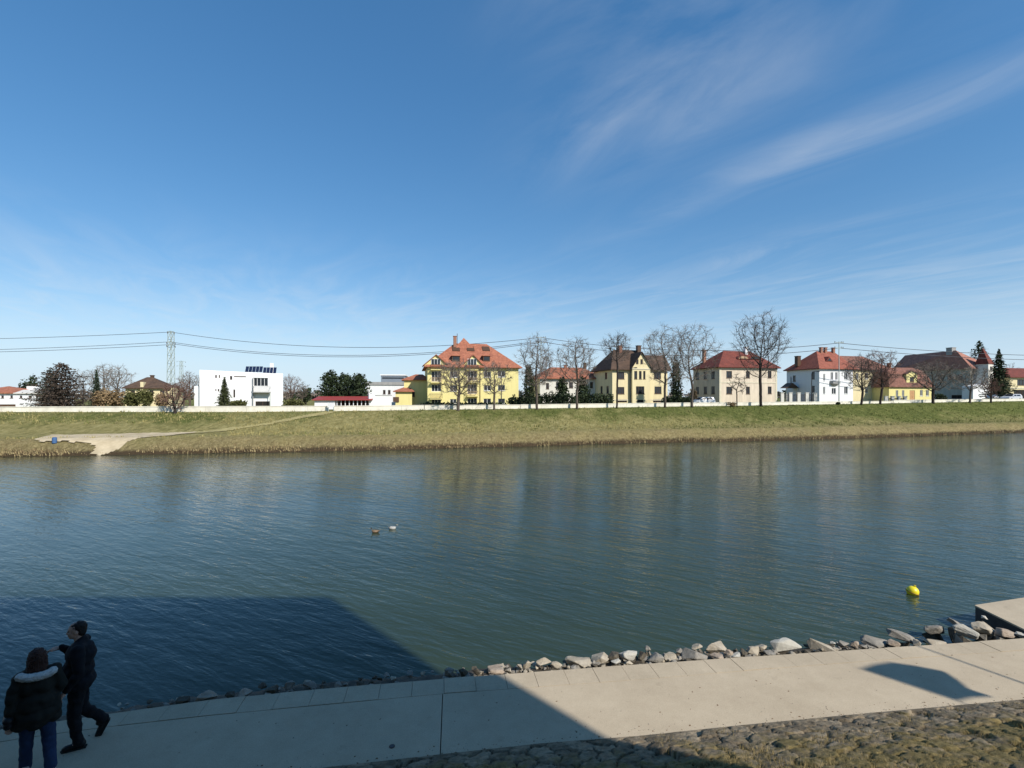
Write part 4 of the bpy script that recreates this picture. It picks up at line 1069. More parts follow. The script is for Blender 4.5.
# ---------------------------------------------------------------- trees and plants
def bare_tree_mesh(H, W, seed, base=.3, n=380, lean=0.0, ctr=.63, tipr=.0185, twigs=4, vase=0.0):
    """bare tree grown towards points scattered through its crown: (trunk and limbs, twigs)"""
    rs = np.random.RandomState(seed); r = random.Random(seed)
    step = H/30.0
    sz = 1.0-ctr+.005
    ph = rs.uniform(0, 6.28, 4)
    A = []
    while len(A) < n:
        d = rs.normal(size=3); d /= np.linalg.norm(d); q = rs.uniform(.06, 1)**.45
        out = 1+.14*math.sin(3*math.atan2(d[1], d[0])+ph[0])+.10*math.sin(5*d[2]*2+ph[1])
        if d[2] < 0: out *= .92
        A.append((d[0]*W*q*out*(1-vase*max(0, -d[2])), d[1]*W*q*out*(1-vase*max(0, -d[2])), H*(ctr+d[2]*(sz if d[2] > 0 else min(sz, ctr-base*.75))*q*(min(1, out) if d[2] > 0 else 1))))
    A = np.array(A); top = A[:, 2].max(); A[:, 2] *= np.where(A[:, 2] > .5*H, 1, 1)
    P = [np.zeros(3)]; par = [-1]; wob = rs.normal(size=2)*.02
    for i in range(max(2, int(base*H/step))):
        P.append(P[-1]+np.array([lean*step+wob[0]*step+rs.normal()*.04*step, wob[1]*step+rs.normal()*.04*step, step])); par.append(len(P)-2)
    stall = np.zeros(len(A), int); last = np.full(len(A), 1e9)
    alive = np.ones(len(A), bool); near = np.full(len(A), 1e9); who = np.zeros(len(A), int)
    for k, p in enumerate(P):
        d = np.linalg.norm(A-p, axis=1); m = d < near; near[m] = d[m]; who[m] = k
    for it in range(140):
        if not alive.any(): break
        new = []
        for k in np.unique(who[alive]):
            sel = alive & (who == k); v = A[sel]-P[k]; v = (v/np.linalg.norm(v, axis=1)[:, None]).sum(0)
            v = v/max(np.linalg.norm(v), 1e-6)+rs.normal(size=3)*.13
            if par[k] >= 0:
                t = P[k]-P[par[k]]; v = v+.75*t/max(np.linalg.norm(t), 1e-6)
            v /= np.linalg.norm(v); new.append((k, P[k]+v*step))
        for k, p in new:
            P.append(p); par.append(k); j = len(P)-1
            d = np.linalg.norm(A-p, axis=1); m = d < near; near[m] = d[m]; who[m] = j
        stall = np.where(near < last-1e-4, 0, stall+1); last = near.copy()
        alive &= (near > step*1.25) & (stall < 4)
    N_ = len(P); ch = [[] for _ in range(N_)]
    for i in range(1, N_): ch[par[i]].append(i)
    rad = np.zeros(N_); order = list(range(N_-1, -1, -1))
    for i in order: rad[i] = tipr if not ch[i] else (sum(rad[c]**2.12 for c in ch[i]))**(1/2.12)
    T, C = MB(), MB()
    stack = [(0, None)]
    while stack:
        i, start = stack.pop(); chain = ([start] if start is not None else [])+[i]
        while ch[i]:
            cs = sorted(ch[i], key=lambda c: -rad[c])
            for c in cs[1:]: stack.append((c, i))
            i = cs[0]; chain.append(i)
        if len(chain) < 2: continue
        pts = [P[c] for c in chain]; rr = [rad[c] for c in chain]
        if start is not None: rr[0] = rr[1]
        big = rr[min(1, len(rr)-1)] > .055
        if start is None:
            rr[0] *= 1.25; T.tube(pts, rr, 9)
        else: (T if big else C).tube(pts, rr, 6 if big else 4, cap=False)
    for i in range(1, N_):
        if rad[i] > tipr*3.2: continue
        t = Vector(P[i]-P[par[i]]).normalized()
        for q in range(twigs if ch[i] else twigs+2):
            a = Vector((r.gauss(0, 1), r.gauss(0, 1), r.gauss(0, .7)+.15)); d = (t*.9+a*.75).normalized(); l = step*r.uniform(.9, 2.4)
            p0 = Vector(P[i]); p1 = p0+d*l*.5; d2 = (d+Vector((r.gauss(0, .3), r.gauss(0, .3), r.gauss(0, .3)+.1))).normalized()
            C.tube([p0, p1, p1+d2*l*.5], [tipr*.8, tipr*.62, tipr*.4], 3, cap=False)
    # settle to the measured height
    zt = max(v[2] for v in C.v+T.v); k = H/zt
    for mb in (T, C): mb.v = [(x, y, z*k) for x, y, z in mb.v]
    return T, C
def bare_tree(name, label, px, top, halfw, mats, seed, base=None, group=None, depth=None, **kw):
    b = base if base is not None else on_crest(px, -1.2)
    if depth: b = Vector(((px-HX)/F*depth, depth, ground((px-HX)/F*depth, depth)))
    k = b.y/F
    H = CAMZ-(top-HY)*k-b.z; W = halfw*k
    lv = kw.pop('levels', 5); base_f = kw.pop('trunk_h', .26); lean = kw.pop('lean', 0.0); sp = kw.pop('spread', .6)
    for q in ('up', 'forks', 'kids', 'r0'): kw.pop(q, None)
    T, C = bare_tree_mesh(H+.1, W, seed, base_f, kw.pop('n', {3: 45, 4: 260, 5: 560}[lv]), lean, **kw)
    t = thing(name, label, 'tree', (b.x, b.y, b.z-.1), 0, group)
    T.build('trunk', mats[0], t, smooth=True); C.build('crown', mats[1], t)
    return t
def leafy(mb, c, rad, n, size, r, mi=0, hollow=.55, flatten=0.0):
    """many leaf-sized faces spread through an uneven ellipsoid"""
    ph = [r.uniform(0, 6) for _ in range(4)]
    for _ in range(n):
        d = Vector((r.gauss(0, 1), r.gauss(0, 1), r.gauss(0, 1))).normalized()
        k = r.uniform(hollow, 1.0)*(1+.22*math.sin(d.x*4+ph[0])*math.sin(d.z*5+ph[1])+.16*math.sin(d.y*7+ph[2]+d.z*3))
        p = Vector(c)+Vector((d.x*rad[0]*k, d.y*rad[1]*k, d.z*rad[2]*k))
        s = size*r.uniform(.6, 1.4)
        a = Vector((r.gauss(0, 1), r.gauss(0, 1), r.gauss(0, 1))).normalized(); b = a.orthogonal().normalized(); a2 = a.cross(b)
        mb.add([p+b*s, p+a2*s*.7, p-b*s, p-a2*s*.7], [(0, 1, 2, 3)], mi)
def at_depth(px, d):
    x = (px-HX)/F*d; return Vector((x, d, ground(x, d)))
def size_at(b, top, half): 
    k = b.y/F; return CAMZ-(top-HY)*k-b.z, half*k
def shrub(name, label, px, top, half, depth, m, seed, cat='shrub', group=None, n=900, leaf=.16, lobes=5, squash=1.0):
    b = at_depth(px, depth); H, W = size_at(b, top, half); r = random.Random(seed)
    t = thing(name, label, cat, b, 0, group)
    mb = MB()
    for i in range(lobes):
        a = 2*math.pi*i/lobes+r.uniform(-.3, .3); q = r.uniform(.25, .55)
        leafy(mb, (W*q*math.cos(a), W*q*math.sin(a)*.8, H*r.uniform(.38, .62)), (W*r.uniform(.45, .62), W*r.uniform(.45, .6), H*r.uniform(.36, .46)), n//lobes, leaf, r)
    mb.build('crown', m, t)
    st = MB()
    for i in range(5):
        a = r.uniform(0, 6.28); st.tube([(0.1*math.cos(a), .1*math.sin(a), -.1), (W*.3*math.cos(a), W*.3*math.sin(a), H*.5)], [.05, .02], 5)
    st.build('trunk', M['bark'], t)
    return t
def column_tree(label, px, top, half, depth, m, seed, name='thuja', group=None, n=2200, leaf=.17):
    b = at_depth(px, depth); H, W = size_at(b, top, half); r = random.Random(seed)
    t = thing(name, label, 'tree', b, 0, group); mb = MB()
    for i in range(7):
        z = H*(.08+.13*i); w = W*(1.0 if i < 4 else [1, 1, 1, 1, .95, .84, .58][i])
        leafy(mb, (r.uniform(-.12, .12)*W, r.uniform(-.12, .12)*W, min(z, H-.16*H)), (w, w, H*.16), n//7, leaf, r, 0, .45)
    mb.build('crown', m, t); MB().tube([(0, 0, -.2), (0, 0, H*.85)], [.14, .03], 7).build('trunk', M['bark_dark'], t)
    return t
def spruce(label, px, top, half, depth, m, seed, name='spruce', group=None, rows=22, dense=1.0, droop=.25, base_clear=.05, tip=1.0):
    """conifer: whorls of drooping boughs, each a spray of needle faces"""
    b = at_depth(px, depth); H, W = size_at(b, top, half); r = random.Random(seed)
    t = thing(name, label, 'tree', b, 0, group); mb, tr = MB(), MB()
    tr.tube([(0, 0, -.2), (0, 0, H*.6), (0, 0, H*.98)], [H*.018+.04, H*.011+.02, .02], 8)
    for i in range(rows):
        f = (i+.5)/rows; z = H*(base_clear+(1-base_clear)*f)
        L = W*(1-f)**(.85*tip)*r.uniform(.85, 1.12)+.12
        nb = max(5, int(11*(1-f)+4))
        leafy(mb, (0, 0, z-L*droop*.35), (L*.72, L*.72, H/rows*.9+.1), int(26*dense*(1+2.2*(1-f))), .17*(H/9)**.5, r, 0, .35)
        for k in range(nb):
            a = 2*math.pi*(k+r.uniform(-.35, .35))/nb+i*.7; l = L*r.uniform(.72, 1.1)
            dx, dy = math.cos(a), math.sin(a)
            tipz = z-l*droop+r.uniform(-.1, .1)*l
            tr.tube([(0, 0, z), (dx*l*.9, dy*l*.9, tipz)], [.03, .01], 3, cap=False)
            for q in range(int((5+9*l/W*1.2)*dense)):
                s = r.uniform(.15, 1.02); px_, py_, pz_ = dx*l*s, dy*l*s, z+(tipz-z)*s
                w = (.10+.22*l*(1-s)*.5); o = r.uniform(-w, w); sz = r.uniform(.10, .2)*(H/9)**.5
                p = Vector((px_-dy*o, py_+dx*o, pz_+r.uniform(-.12, .06)))
                aa = Vector((dx+r.gauss(0, .4), dy+r.gauss(0, .4), -.35+r.gauss(0, .3))).normalized(); bb = aa.orthogonal().normalized(); bb = (Matrix.Rotation(r.uniform(0, 3), 3, aa) @ bb)
                mb.add([p-aa*sz, p+bb*sz*.45, p+aa*sz*1.2, p-bb*sz*.45], [(0, 1, 2, 3)])
    mb.build('crown', m, t); tr.build('trunk', M['bark_dark'], t)
    return t

G, D_ = (M['bark'], M['twig']), (M['bark_dark'], M['twig_dark'])
ROW = 'bare trees along the levee'
big = dict(levels=5, kids=(5, 5, 5, 4), forks=4)
bare_tree('bare_tree', 'slim young bare tree before the left balconies of the yellow apartment house', 458, 357, 24, G, 21, levels=5, spread=.75, trunk_h=.34, forks=4, kids=(4, 4, 4, 3), group=ROW, r0=0.024, up=.35)
bare_tree('bare_tree', 'thin young bare tree before the right windows of the yellow apartment house', 494, 359, 17, G, 22, levels=4, spread=.7, trunk_h=.36, forks=3, kids=(4, 4, 4, 3), group=ROW, r0=0.017, up=.35)
bare_tree('bare_tree', 'tall airy bare tree just right of the yellow apartment house, before the dark column evergreen', 537, 331, 21, G, 23, spread=.62, trunk_h=.26, group=ROW, up=.35, r0=0.023, **big)
bare_tree('bare_tree', 'wide airy bare tree in front of the house with the low orange roof', 577, 333, 21, G, 24, spread=.68, trunk_h=.26, group=ROW, up=.4, r0=0.022, **big)
bare_tree('bare_tree', 'bare tree with straight dark trunk and small high crown before the cream gabled villa', 616.5, 330, 15, D_, 25, spread=.50, trunk_h=.58, ctr=.80, group=ROW, up=.4, r0=0.029, levels=5, kids=(4, 5, 4, 4), forks=4)
bare_tree('bare_tree', 'broad bare tree at the right corner of the cream gabled villa', 665, 322, 25, G, 26, spread=.70, trunk_h=.24, group=ROW, up=.4, r0=0.026, **big)
bare_tree('bare_tree', 'tall bare tree left of the peach house, before the parked white estate car', 692, 320, 24, G, 27, spread=.60, trunk_h=.25, group=ROW, up=.45, r0=0.024, **big)
bare_tree('bare_tree', 'small crooked bare sapling with a knob on its stem before the peach house', 737, 372, 11, D_, 28, levels=3, spread=.7, trunk_h=.45, forks=3, kids=(3, 3, 3), group=ROW, r0=0.031)
bare_tree('bare_tree', 'tallest dark bare tree with dense crown at the right end of the peach house', 761, 308, 26, D_, 29, levels=5, trunk_h=.30, n=1050, tipr=.0205, vase=.25, group=ROW)
bare_tree('bare_tree', 'low forked dark bare tree at the right corner of the white house', 861, 351, 17, D_, 30, levels=5, spread=.72, trunk_h=.24, group=ROW, up=.35, r0=0.041, kids=(5, 5, 4, 4), forks=3, lean=.12)
bare_tree('bare_tree', 'dark bare tree with reddish crown left of the small yellow house with dormer', 880, 348, 17, (M['bark_dark'], M['twig_red']), 31, levels=5, spread=.68, trunk_h=.24, group=ROW, up=.4, r0=0.038, kids=(5, 5, 4, 4), forks=3, lean=.08)
bare_tree('bare_tree', 'spreading bare tree right of the small yellow house with dormer', 933, 358, 21, (M['bark_dark'], M['twig']), 32, levels=5, spread=.85, trunk_h=.24, group=ROW, up=.28, r0=0.043, kids=(4, 5, 4, 4), forks=4)
bare_tree('bare_tree', 'bare tree before the bright white end wall of the long roofed house', 970, 363, 19, G, 33, levels=4, spread=.8, trunk_h=.32, group=ROW, up=.3, r0=0.041, kids=(4, 5, 4), forks=4)
bare_tree('bare_tree', 'small reddish bare tree left of the white cars at the right edge', 991, 378, 9, (M['bark_dark'], M['twig_red']), 34, levels=4, spread=.7, trunk_h=.3, group=ROW, up=.3, r0=.03, kids=(4, 4, 4), forks=4)
# behind the parapet, from left to right
spruce('broad dark reddish conifer with ragged outline right of the long white building', 62, 364.5, 30, 78, M['leaf_red'], 41, 'cedar', rows=20, dense=1.9, droop=-.12, base_clear=.02, tip=.55)
spruce('dark green conifer leaning against the left side of the reddish conifer', 50, 370, 18, 81, M['leaf_spruce'], 42, 'cedar', rows=16, dense=1.4, droop=-.1, base_clear=.03, tip=.65)
shrub('round_tree', 'dark round evergreen behind the roof of the long white building', 30, 376.5, 9, 120, M['leaf_dark'], 43, 'tree', n=1300, leaf=.25)
spruce('slim dark spruce between the reddish conifer and the bare trees on the left', 96.5, 371, 6.5, 95, M['leaf_spruce'], 44, rows=18, droop=.2)
bare_tree('bare_tree', 'misty bare tree behind the slim spruce on the left', 104, 362, 14, G, 45, depth=112, levels=5, twigs=2, spread=.6, trunk_h=.2, kids=(5, 5, 4, 3), forks=4, up=.4)
bare_tree('bare_tree', 'misty bare tree left of the brown hipped bungalow roof', 117, 363, 14, G, 46, depth=108, levels=5, twigs=2, spread=.65, trunk_h=.2, kids=(5, 5, 4, 3), forks=4, up=.4)
bare_tree('bare_tree', 'faint bare tree just right of the broad reddish conifer', 83, 368, 9, G, 47, depth=116, levels=4, twigs=2, spread=.6, trunk_h=.2, kids=(5, 5, 4), forks=4, up=.4)
shrub('shrub', 'dry beige bush right of the slim dark spruce', 113, 388, 13, 84, M['leaf_dry'], 48, n=1500)
shrub('shrub', 'brown dry bush at the foot of the slim dark spruce', 99, 391, 7, 82, M['leaf_dry'], 148, n=800)
shrub('shrub', 'dense olive green bush left of the brown hipped bungalow wall', 132, 391, 8, 80, M['leaf_olive'], 49, n=1500)
shrub('shrub', 'dense olive green bush before the middle of the brown hipped bungalow', 145, 389.5, 9, 80, M['leaf_olive'], 50, n=1500)
shrub('shrub', 'dry beige bush right of the two olive bushes', 162, 392, 7, 79, M['leaf_dry'], 51, n=900)
bare_tree('bare_bush', 'reddish bare bush growing on the grass in front of the pale parapet', 175, 382, 14, (M['bark_dark'], M['twig_red']), 52, levels=4, spread=.95, trunk_h=.08, ctr=.55, forks=6, kids=(5, 5, 4), r0=.03, up=.2)
bare_tree('bare_tree', 'bare tree behind the left corner of the modern white house', 190, 370, 12, G, 53, depth=100, levels=5, twigs=2, spread=.6, trunk_h=.2, kids=(5, 5, 4, 3), forks=4, up=.4)
bare_tree('bare_tree', 'reddish bare tree left of the modern white house near the second pylon', 184, 378, 9, (M['bark'], M['twig_red']), 153, depth=92, levels=4, twigs=2, spread=.7, trunk_h=.2, kids=(5, 5, 4), forks=4, up=.3)
spruce('small bright green spruce in front of the modern white house', 224.5, 378, 8.5, 80, mat('fresh spruce needles', (.030, .042, .014), .8, .4, 1.5, c2=(.075, .085, .03)), 54, rows=20, droop=.22)
shrub('hedge', 'low clipped olive hedge along the foot of the modern white house', 237, 400, 10, 79, M['leaf_olive'], 55, 'hedge', n=900)
shrub('hedge', 'low olive hedge right of the modern white house', 292, 399, 13, 80, M['leaf_olive'], 56, 'hedge', n=1300)
bare_tree('bare_tree', 'pinkish bare tree right of the modern white house', 291, 373, 10, (M['bark'], M['twig_red']), 57, depth=118, levels=5, twigs=2, spread=.5, trunk_h=.2, kids=(5, 5, 4, 3), forks=4, up=.5)
bare_tree('bare_tree', 'faint low bare tree between the modern white house and the thujas', 302, 381, 7, G, 58, depth=118, levels=4, twigs=2, spread=.6, trunk_h=.2, kids=(5, 5, 4), forks=4)
shrub('round_tree', 'distant dark bushy tree left of the thuja clump', 306, 387, 6, 120, M['leaf_dark'], 59, 'tree', n=700, leaf=.22)
TH = 'thuja clump behind the red roofed shed'
column_tree('left dark thuja of the clump behind the red roofed shed', 330, 370.5, 12, 88, M['leaf_dark'], 60, group=TH, n=3600)
column_tree('middle dark thuja of the clump behind the red roofed shed', 345, 372.5, 12, 89, M['leaf_dark'], 61, group=TH, n=3600)
column_tree('right dark thuja of the clump behind the red roofed shed', 359, 373.5, 11.5, 88, M['leaf_dark'], 62, group=TH, n=3600)
column_tree('dark thuja column right of the yellow apartment house', 529, 364, 6.5, 92, M['leaf_dark'], 63)
bare_tree('bare_tree', 'rusty bare tree behind the low orange roof, right of the dark thuja column', 546, 348, 9, (M['bark'], M['twig_red']), 163, depth=104, levels=5, twigs=2, spread=.45, trunk_h=.2, kids=(5, 5, 4, 3), forks=4, up=.6)
column_tree('dark bushy thuja before the middle of the low orange roofed house', 562, 377, 7, 89, M['leaf_dark'], 64, n=1800)
column_tree('dark bushy thuja before the right part of the low orange roofed house', 583, 376, 7.5, 89, M['leaf_dark'], 65, n=1800)
HG = 'clipped hedges behind the parapet'
def hedge(label, px0, px1, top, m, seed, back=3.0, n=2500, thick=.9):
    a, b = on_crest(px0, back), on_crest(px1, back); r = random.Random(seed)
    t = thing('hedge', label, 'hedge', (a.x, a.y, a.z), math.atan2(b.y-a.y, b.x-a.x), HG)
    L_ = (b-a).length; H = CAMZ-(top-HY)*(a.y+b.y)/2/F-a.z; mb = MB()
    for i in range(max(2, int(L_/1.1))):
        q = (i+.5)/max(2, int(L_/1.1))*L_
        leafy(mb, (q, 0, H*.48), (1.0, thick, H*.5*r.uniform(.9, 1.08)), n//max(2, int(L_/1.1)), .15, r, 0, .5)
    mb.build('crown', m, t); st = MB()
    for i in range(int(L_)): st.tube([(i+.5, 0, -.1), (i+.5, r.uniform(-.3, .3), H*.6)], [.04, .02], 4)
    st.build('stems', M['bark_dark'], t)
hedge('low dark hedge along the foot of the yellow apartment house', 424, 506, 402.0, M['leaf_dark'], 70, 2.2, 2600, .5)
hedge('dark hedge between the yellow apartment house and the bare trees', 509, 541, 395.5, M['leaf_dark'], 71, 3.0, 2400)
hedge('long dark green hedge in front of the low orange roofed house', 541, 611, 393.0, M['leaf_dark'], 72, 3.2, 5200)
hedge('dark hedge right of the cream gabled villa', 664, 690, 396.0, M['leaf_dark'], 73, 3.2, 2400)
column_tree('dark ivy clad column tree between the cream villa and the peach house', 676, 359, 6.0, 92, M['leaf_dark'], 66, 'ivy_tree')
shrub('shrub', 'brownish bush at the left side wall of the peach house', 693, 388, 5, 92, M['leaf_dry'], 166, n=500)
shrub('shrub', 'tiny dark bush on the levee before the white house', 838, 402.2, 2, on_crest(838, -.8).y, M['leaf_dark'], 67, n=300, leaf=.1)
shrub('shrub', 'small dry bush beside the crooked sapling before the peach house', 732, 401.5, 5, 82, M['leaf_dry'], 68, n=300, leaf=.1)
spruce('tall dark spruce beside the red turret at the right', 979, 341, 36, 150, M['leaf_dark'], 74, rows=26, dense=1.3, droop=.2)
spruce('dark spruce right of the red turret, before the far right house', 999, 350, 15, 112, M['leaf_dark'], 75, rows=26, dense=1.4, droop=.15)
shrub('shrub', 'dark shrub in the yard between the yellow house and the spreading bare tree', 940, 393, 6, 104, M['leaf_dark'], 76, n=600)
bare_tree('bare_tree', 'faint bare tree behind the far right house with red roof', 1012, 362, 8, G, 77, depth=135, levels=4, twigs=2, spread=.6, trunk_h=.2, kids=(5, 5, 4), forks=4)
# low wood far away behind the houses
def far_wood():
    r = random.Random(9); mb = MB()
    for i in range(420):
        x = r.uniform(-330, 520); y = r.uniform(300, 340)
        leafy(mb, (x, y, 5+r.uniform(0, 1.2)), (r.uniform(4, 8), 4, r.uniform(2.6, 5.0)), 40, 1.0, r, r.choice([0, 1, 1]))
    tag(mb.build('distant_wood', [M['leaf_dark'], M['twig']]), 'low distant belt of trees beyond the houses', 'wood', kind='stuff')
far_wood()
# ---------------------------------------------------------------- buildings
class House:
    """local frame: x along the front, y to the back, z up from the ground"""
    def __init__(s, name, label, px, depth, yaw, cat='house', base=None):
        s.c, s.sn = math.cos(R(yaw)), math.sin(R(yaw))
        s.Y0 = depth; s.X0 = (px-HX)/F*depth
        s.z0 = ground(s.X0, depth) if base is None else base
        s.t = thing(name, label, cat, (s.X0, depth, s.z0), R(yaw))
    def u(s, px, v=0.0):
        """along-front coordinate of photo column px at set-back v"""
        k = (px-HX)/F; ax, ay = s.X0-v*s.sn, s.Y0+v*s.c
        return (k*ay-ax)/(s.c-k*s.sn)
    def v(s, px, u=0.0):
        """set-back of photo column px along the side wall at u"""
        k = (px-HX)/F; ax, ay = s.X0+u*s.c, s.Y0+u*s.sn
        return (ax-k*ay)/(s.sn+k*s.c)
    def z(s, py, u=0.0, v=0.0):
        d = s.Y0+u*s.sn+v*s.c
        return CAMZ-(py-HY)*d/F-s.z0
    def ops(s, lst, v=0.0):
        out = []
        for (a, b, c, e) in lst:
            u0, u1 = s.u(a, v), s.u(b, v); um = (u0+u1)/2
            out.append((u0, u1, max(0.05, s.z(e, um, v)), s.z(c, um, v)))
        return out
    def windows(s, ops, P=(0, 0, 0), U=(1, 0, 0), m='frame', glass='glass', mull=1, name='window', sill=True, inset=.10):
        P, U = Vector(P), Vector(U).normalized(); N_ = U.cross(Vector((0, 0, 1)))
        for (a, b, c, e) in ops:
            w, h = b-a, e-c; fr = .075
            mb = MB()
            def bx(u0, u1, z0, z1, d0, d1):
                q = [P+U*u0-N_*d0, P+U*u1-N_*d0, P+U*u1-N_*d1, P+U*u0-N_*d1]
                vs = [p+Vector((0, 0, z0)) for p in q]+[p+Vector((0, 0, z1)) for p in q]
                mb.add(vs, [(3, 2, 1, 0), (4, 5, 6, 7), (0, 1, 5, 4), (1, 2, 6, 5), (2, 3, 7, 6), (3, 0, 4, 7)])
            d0, d1 = inset-.04, inset+.02
            bx(a+.002, a+fr, c+.002, e-.002, d0, d1); bx(b-fr, b-.002, c+.002, e-.002, d0, d1); bx(a+fr, b-fr, c+.002, c+fr, d0, d1); bx(a+fr, b-fr, e-fr, e-.002, d0, d1)
            for i in range(mull):
                x = a+w*(i+1)/(mull+1); bx(x-.035, x+.035, c+fr, e-fr, d0, d1)
            if sill: bx(a-.06, b+.06, c-.07, c-.004, -.07, -.004)
            f = mb.build(name, M[m], s.t)
            mb = MB(); bx(a+fr, b-fr, c+fr, e-fr, inset, inset+.012); mb.build('pane', M[glass], f)
    def door(s, op, m, U=(1, 0, 0), P=(0, 0, 0)):
        a, b, c, e = op; P, U = Vector(P), Vector(U).normalized(); N_ = U.cross(Vector((0, 0, 1))); mb = MB()
        def bx(mb, u0, u1, z0, z1, d0, d1):
            q = [P+U*u0-N_*d0, P+U*u1-N_*d0, P+U*u1-N_*d1, P+U*u0-N_*d1]
            mb.add([p+Vector((0, 0, z0)) for p in q]+[p+Vector((0, 0, z1)) for p in q], [(3, 2, 1, 0), (4, 5, 6, 7), (0, 1, 5, 4), (1, 2, 6, 5), (2, 3, 7, 6), (3, 0, 4, 7)])
        bx(mb, a+.01, b-.01, c, e-.01, .06, .12)
        for q in (0, 1): bx(mb, a+.12+q*(b-a)/2, a-.12+(q+1)*(b-a)/2, c+.25, e-.3, .045, .058)
        d = mb.build('door', M[m], s.t); mb = MB(); bx(mb, (a+b)/2+.05, (a+b)/2+.09, c+.95, c+1.1, .02, .044); mb.build('handle', M['dmetal'], d)
    def walls(s, w, d, h, front=(), left=(), right=(), m='cream', depth=.15, plinth=None, x0=0.0, y0=0.0):
        mb = MB()
        wall_face(mb, (x0, y0, 0), (1, 0, 0), w, h, list(front), depth)
        wall_face(mb, (x0, y0+d, 0), (0, -1, 0), d, h, list(left), depth)
        wall_face(mb, (x0+w, y0, 0), (0, 1, 0), d, h, list(right), depth)
        wall_face(mb, (x0+w, y0+d, 0), (-1, 0, 0), w, h, [], depth)
        o = mb.build('wall', M[m], s.t)
        return o
    def band(s, x0, x1, z0, z1, proud=.06, m='offwhite', y=0.0, name='cornice'):
        return MB().box(x0, x1, y-proud, y-.003, z0, z1).build(name, M[m], s.t)
    def hip(s, x0, x1, y0, y1, z, ra, rb, zr, m, over=.45, th=.16, name='roof'):
        """hipped roof: eaves rectangle, ridge from ra to rb (x,y)"""
        a = [(x0-over, y0-over), (x1+over, y0-over), (x1+over, y1+over), (x0-over, y1+over)]
        vs = [(*p, z) for p in a]+[(*p, z-th) for p in a]+[(*ra, zr), (*rb, zr)]
        alongx = abs(rb[0]-ra[0]) >= abs(rb[1]-ra[1])
        fs = [(3, 2, 1, 0)][:0]+[(7, 6, 5, 4), (0, 4, 5, 1), (1, 5, 6, 2), (2, 6, 7, 3), (3, 7, 4, 0)]
        if alongx: fs += [(0, 1, 9, 8), (1, 2, 9), (2, 3, 8, 9), (3, 0, 8)]
        else: fs += [(0, 1, 8), (1, 2, 9, 8), (2, 3, 9), (3, 0, 8, 9)]
        mb = MB(); mb.add(vs, fs); return mb.build(name, M[m], s.t, fix=True)
    def chimney(s, x, y, z0, z1, roof, w=.55, m='brick'):
        mb = MB(); mb.box(x-w/2, x+w/2, y-w/2, y+w/2, z0, z1); mb.box(x-w/2-.08, x+w/2+.08, y-w/2-.08, y+w/2+.08, z1+.001, z1+.12)
        return mb.build('chimney', M[m], roof)
    def gable_block(s, x0, x1, y0, y1, zb, ze, za, mw, mr, over=.25, name='dormer', openings=(), th=.14):
        """upright block with a gable to the front: wall part and its little roof"""
        xm = (x0+x1)/2; mb = MB()
        wall_face(mb, (x0, y0, zb), (1, 0, 0), x1-x0, ze-zb, [(a-x0, b-x0, c-zb, e-zb) for a, b, c, e in openings], .12)
        mb.poly([(x0, y0, ze), (x1, y0, ze), (xm, y0, za)])
        mb.quad((x0, y1, zb), (x0, y0, zb), (x0, y0, ze), (x0, y1, ze)); mb.quad((x1, y0, zb), (x1, y1, zb), (x1, y1, ze), (x1, y0, ze))
        o = mb.build(name, M[mw], s.t)
        dx = over; dz = over*(za-ze)/(xm-x0)
        L_ = [(x0-dx, ze-dz+.02), (xm, za+.02), (x1+dx, ze-dz+.02)]; hi = [(x0-dx, ze-dz+th), (xm, za+th*1.3), (x1+dx, ze-dz+th)]
        mb = MB(); vs = []
        for y in (y0-over, y1):
            vs += [(p[0], y, p[1]) for p in L_]+[(p[0], y, p[1]) for p in hi]
        mb.add(vs, [(0, 1, 4, 3), (1, 2, 5, 4), (9, 10, 7, 6), (10, 11, 8, 7), (3, 4, 10, 9), (4, 5, 11, 10), (1, 0, 6, 7), (2, 1, 7, 8), (0, 3, 9, 6), (5, 2, 8, 11)])
        mb.build('dormer_roof', M[mr], o, fix=True)
        return o
    def balcony(s, x0, x1, z, depth=1.1, h=1.0, m='yellow', rail='brownwood', y=0.0):
        b = MB().box(x0, x1, y-depth, y-.004, z-.16, z).build('balcony', M[m], s.t)
        mb = MB(); 
        for x in (x0+.02, x1-.08): mb.box(x, x+.06, y-depth+.02, y-.02, z+.9, z+.97)
        mb.box(x0+.02, x1-.02, y-depth+.02, y-depth+.08, z+.9, z+.97)
        n = int((x1-x0)/.16)
        for i in range(n+1): mb.box(x0+.03+(x1-x0-.1)*i/n, x0+.03+(x1-x0-.1)*i/n+.05, y-depth+.03, y-depth+.06, z+.003, z+.897)
        mb.build('railing', M[rail], b)
    def skylight(s, c, w, l, slope_dir, up, m='glass', roof=None):
        """window lying in a roof plane: centre c, half sizes along x and up the slope"""
        c, up = Vector(c), Vector(up).normalized(); sx = Vector(slope_dir).normalized(); n = sx.cross(up).normalized()
        if n.z < 0: n = -n
        mb = MB(); q = [c-sx*w-up*l, c+sx*w-up*l, c+sx*w+up*l, c-sx*w+up*l]
        mb.add([p-n*.05 for p in q]+[p+n*.09 for p in q], [(3, 2, 1, 0), (4, 5, 6, 7), (0, 1, 5, 4), (1, 2, 6, 5), (2, 3, 7, 6), (3, 0, 4, 7)])
        k = mb.build('skylight', M['dframe'], roof or s.t, fix=True)
        return k
M['brick'] = mat('chimney brick', (.30, .15, .10), .9, .3, 6)
M['cornice'] = mat('painted cornice', (.62, .56, .42), .8)

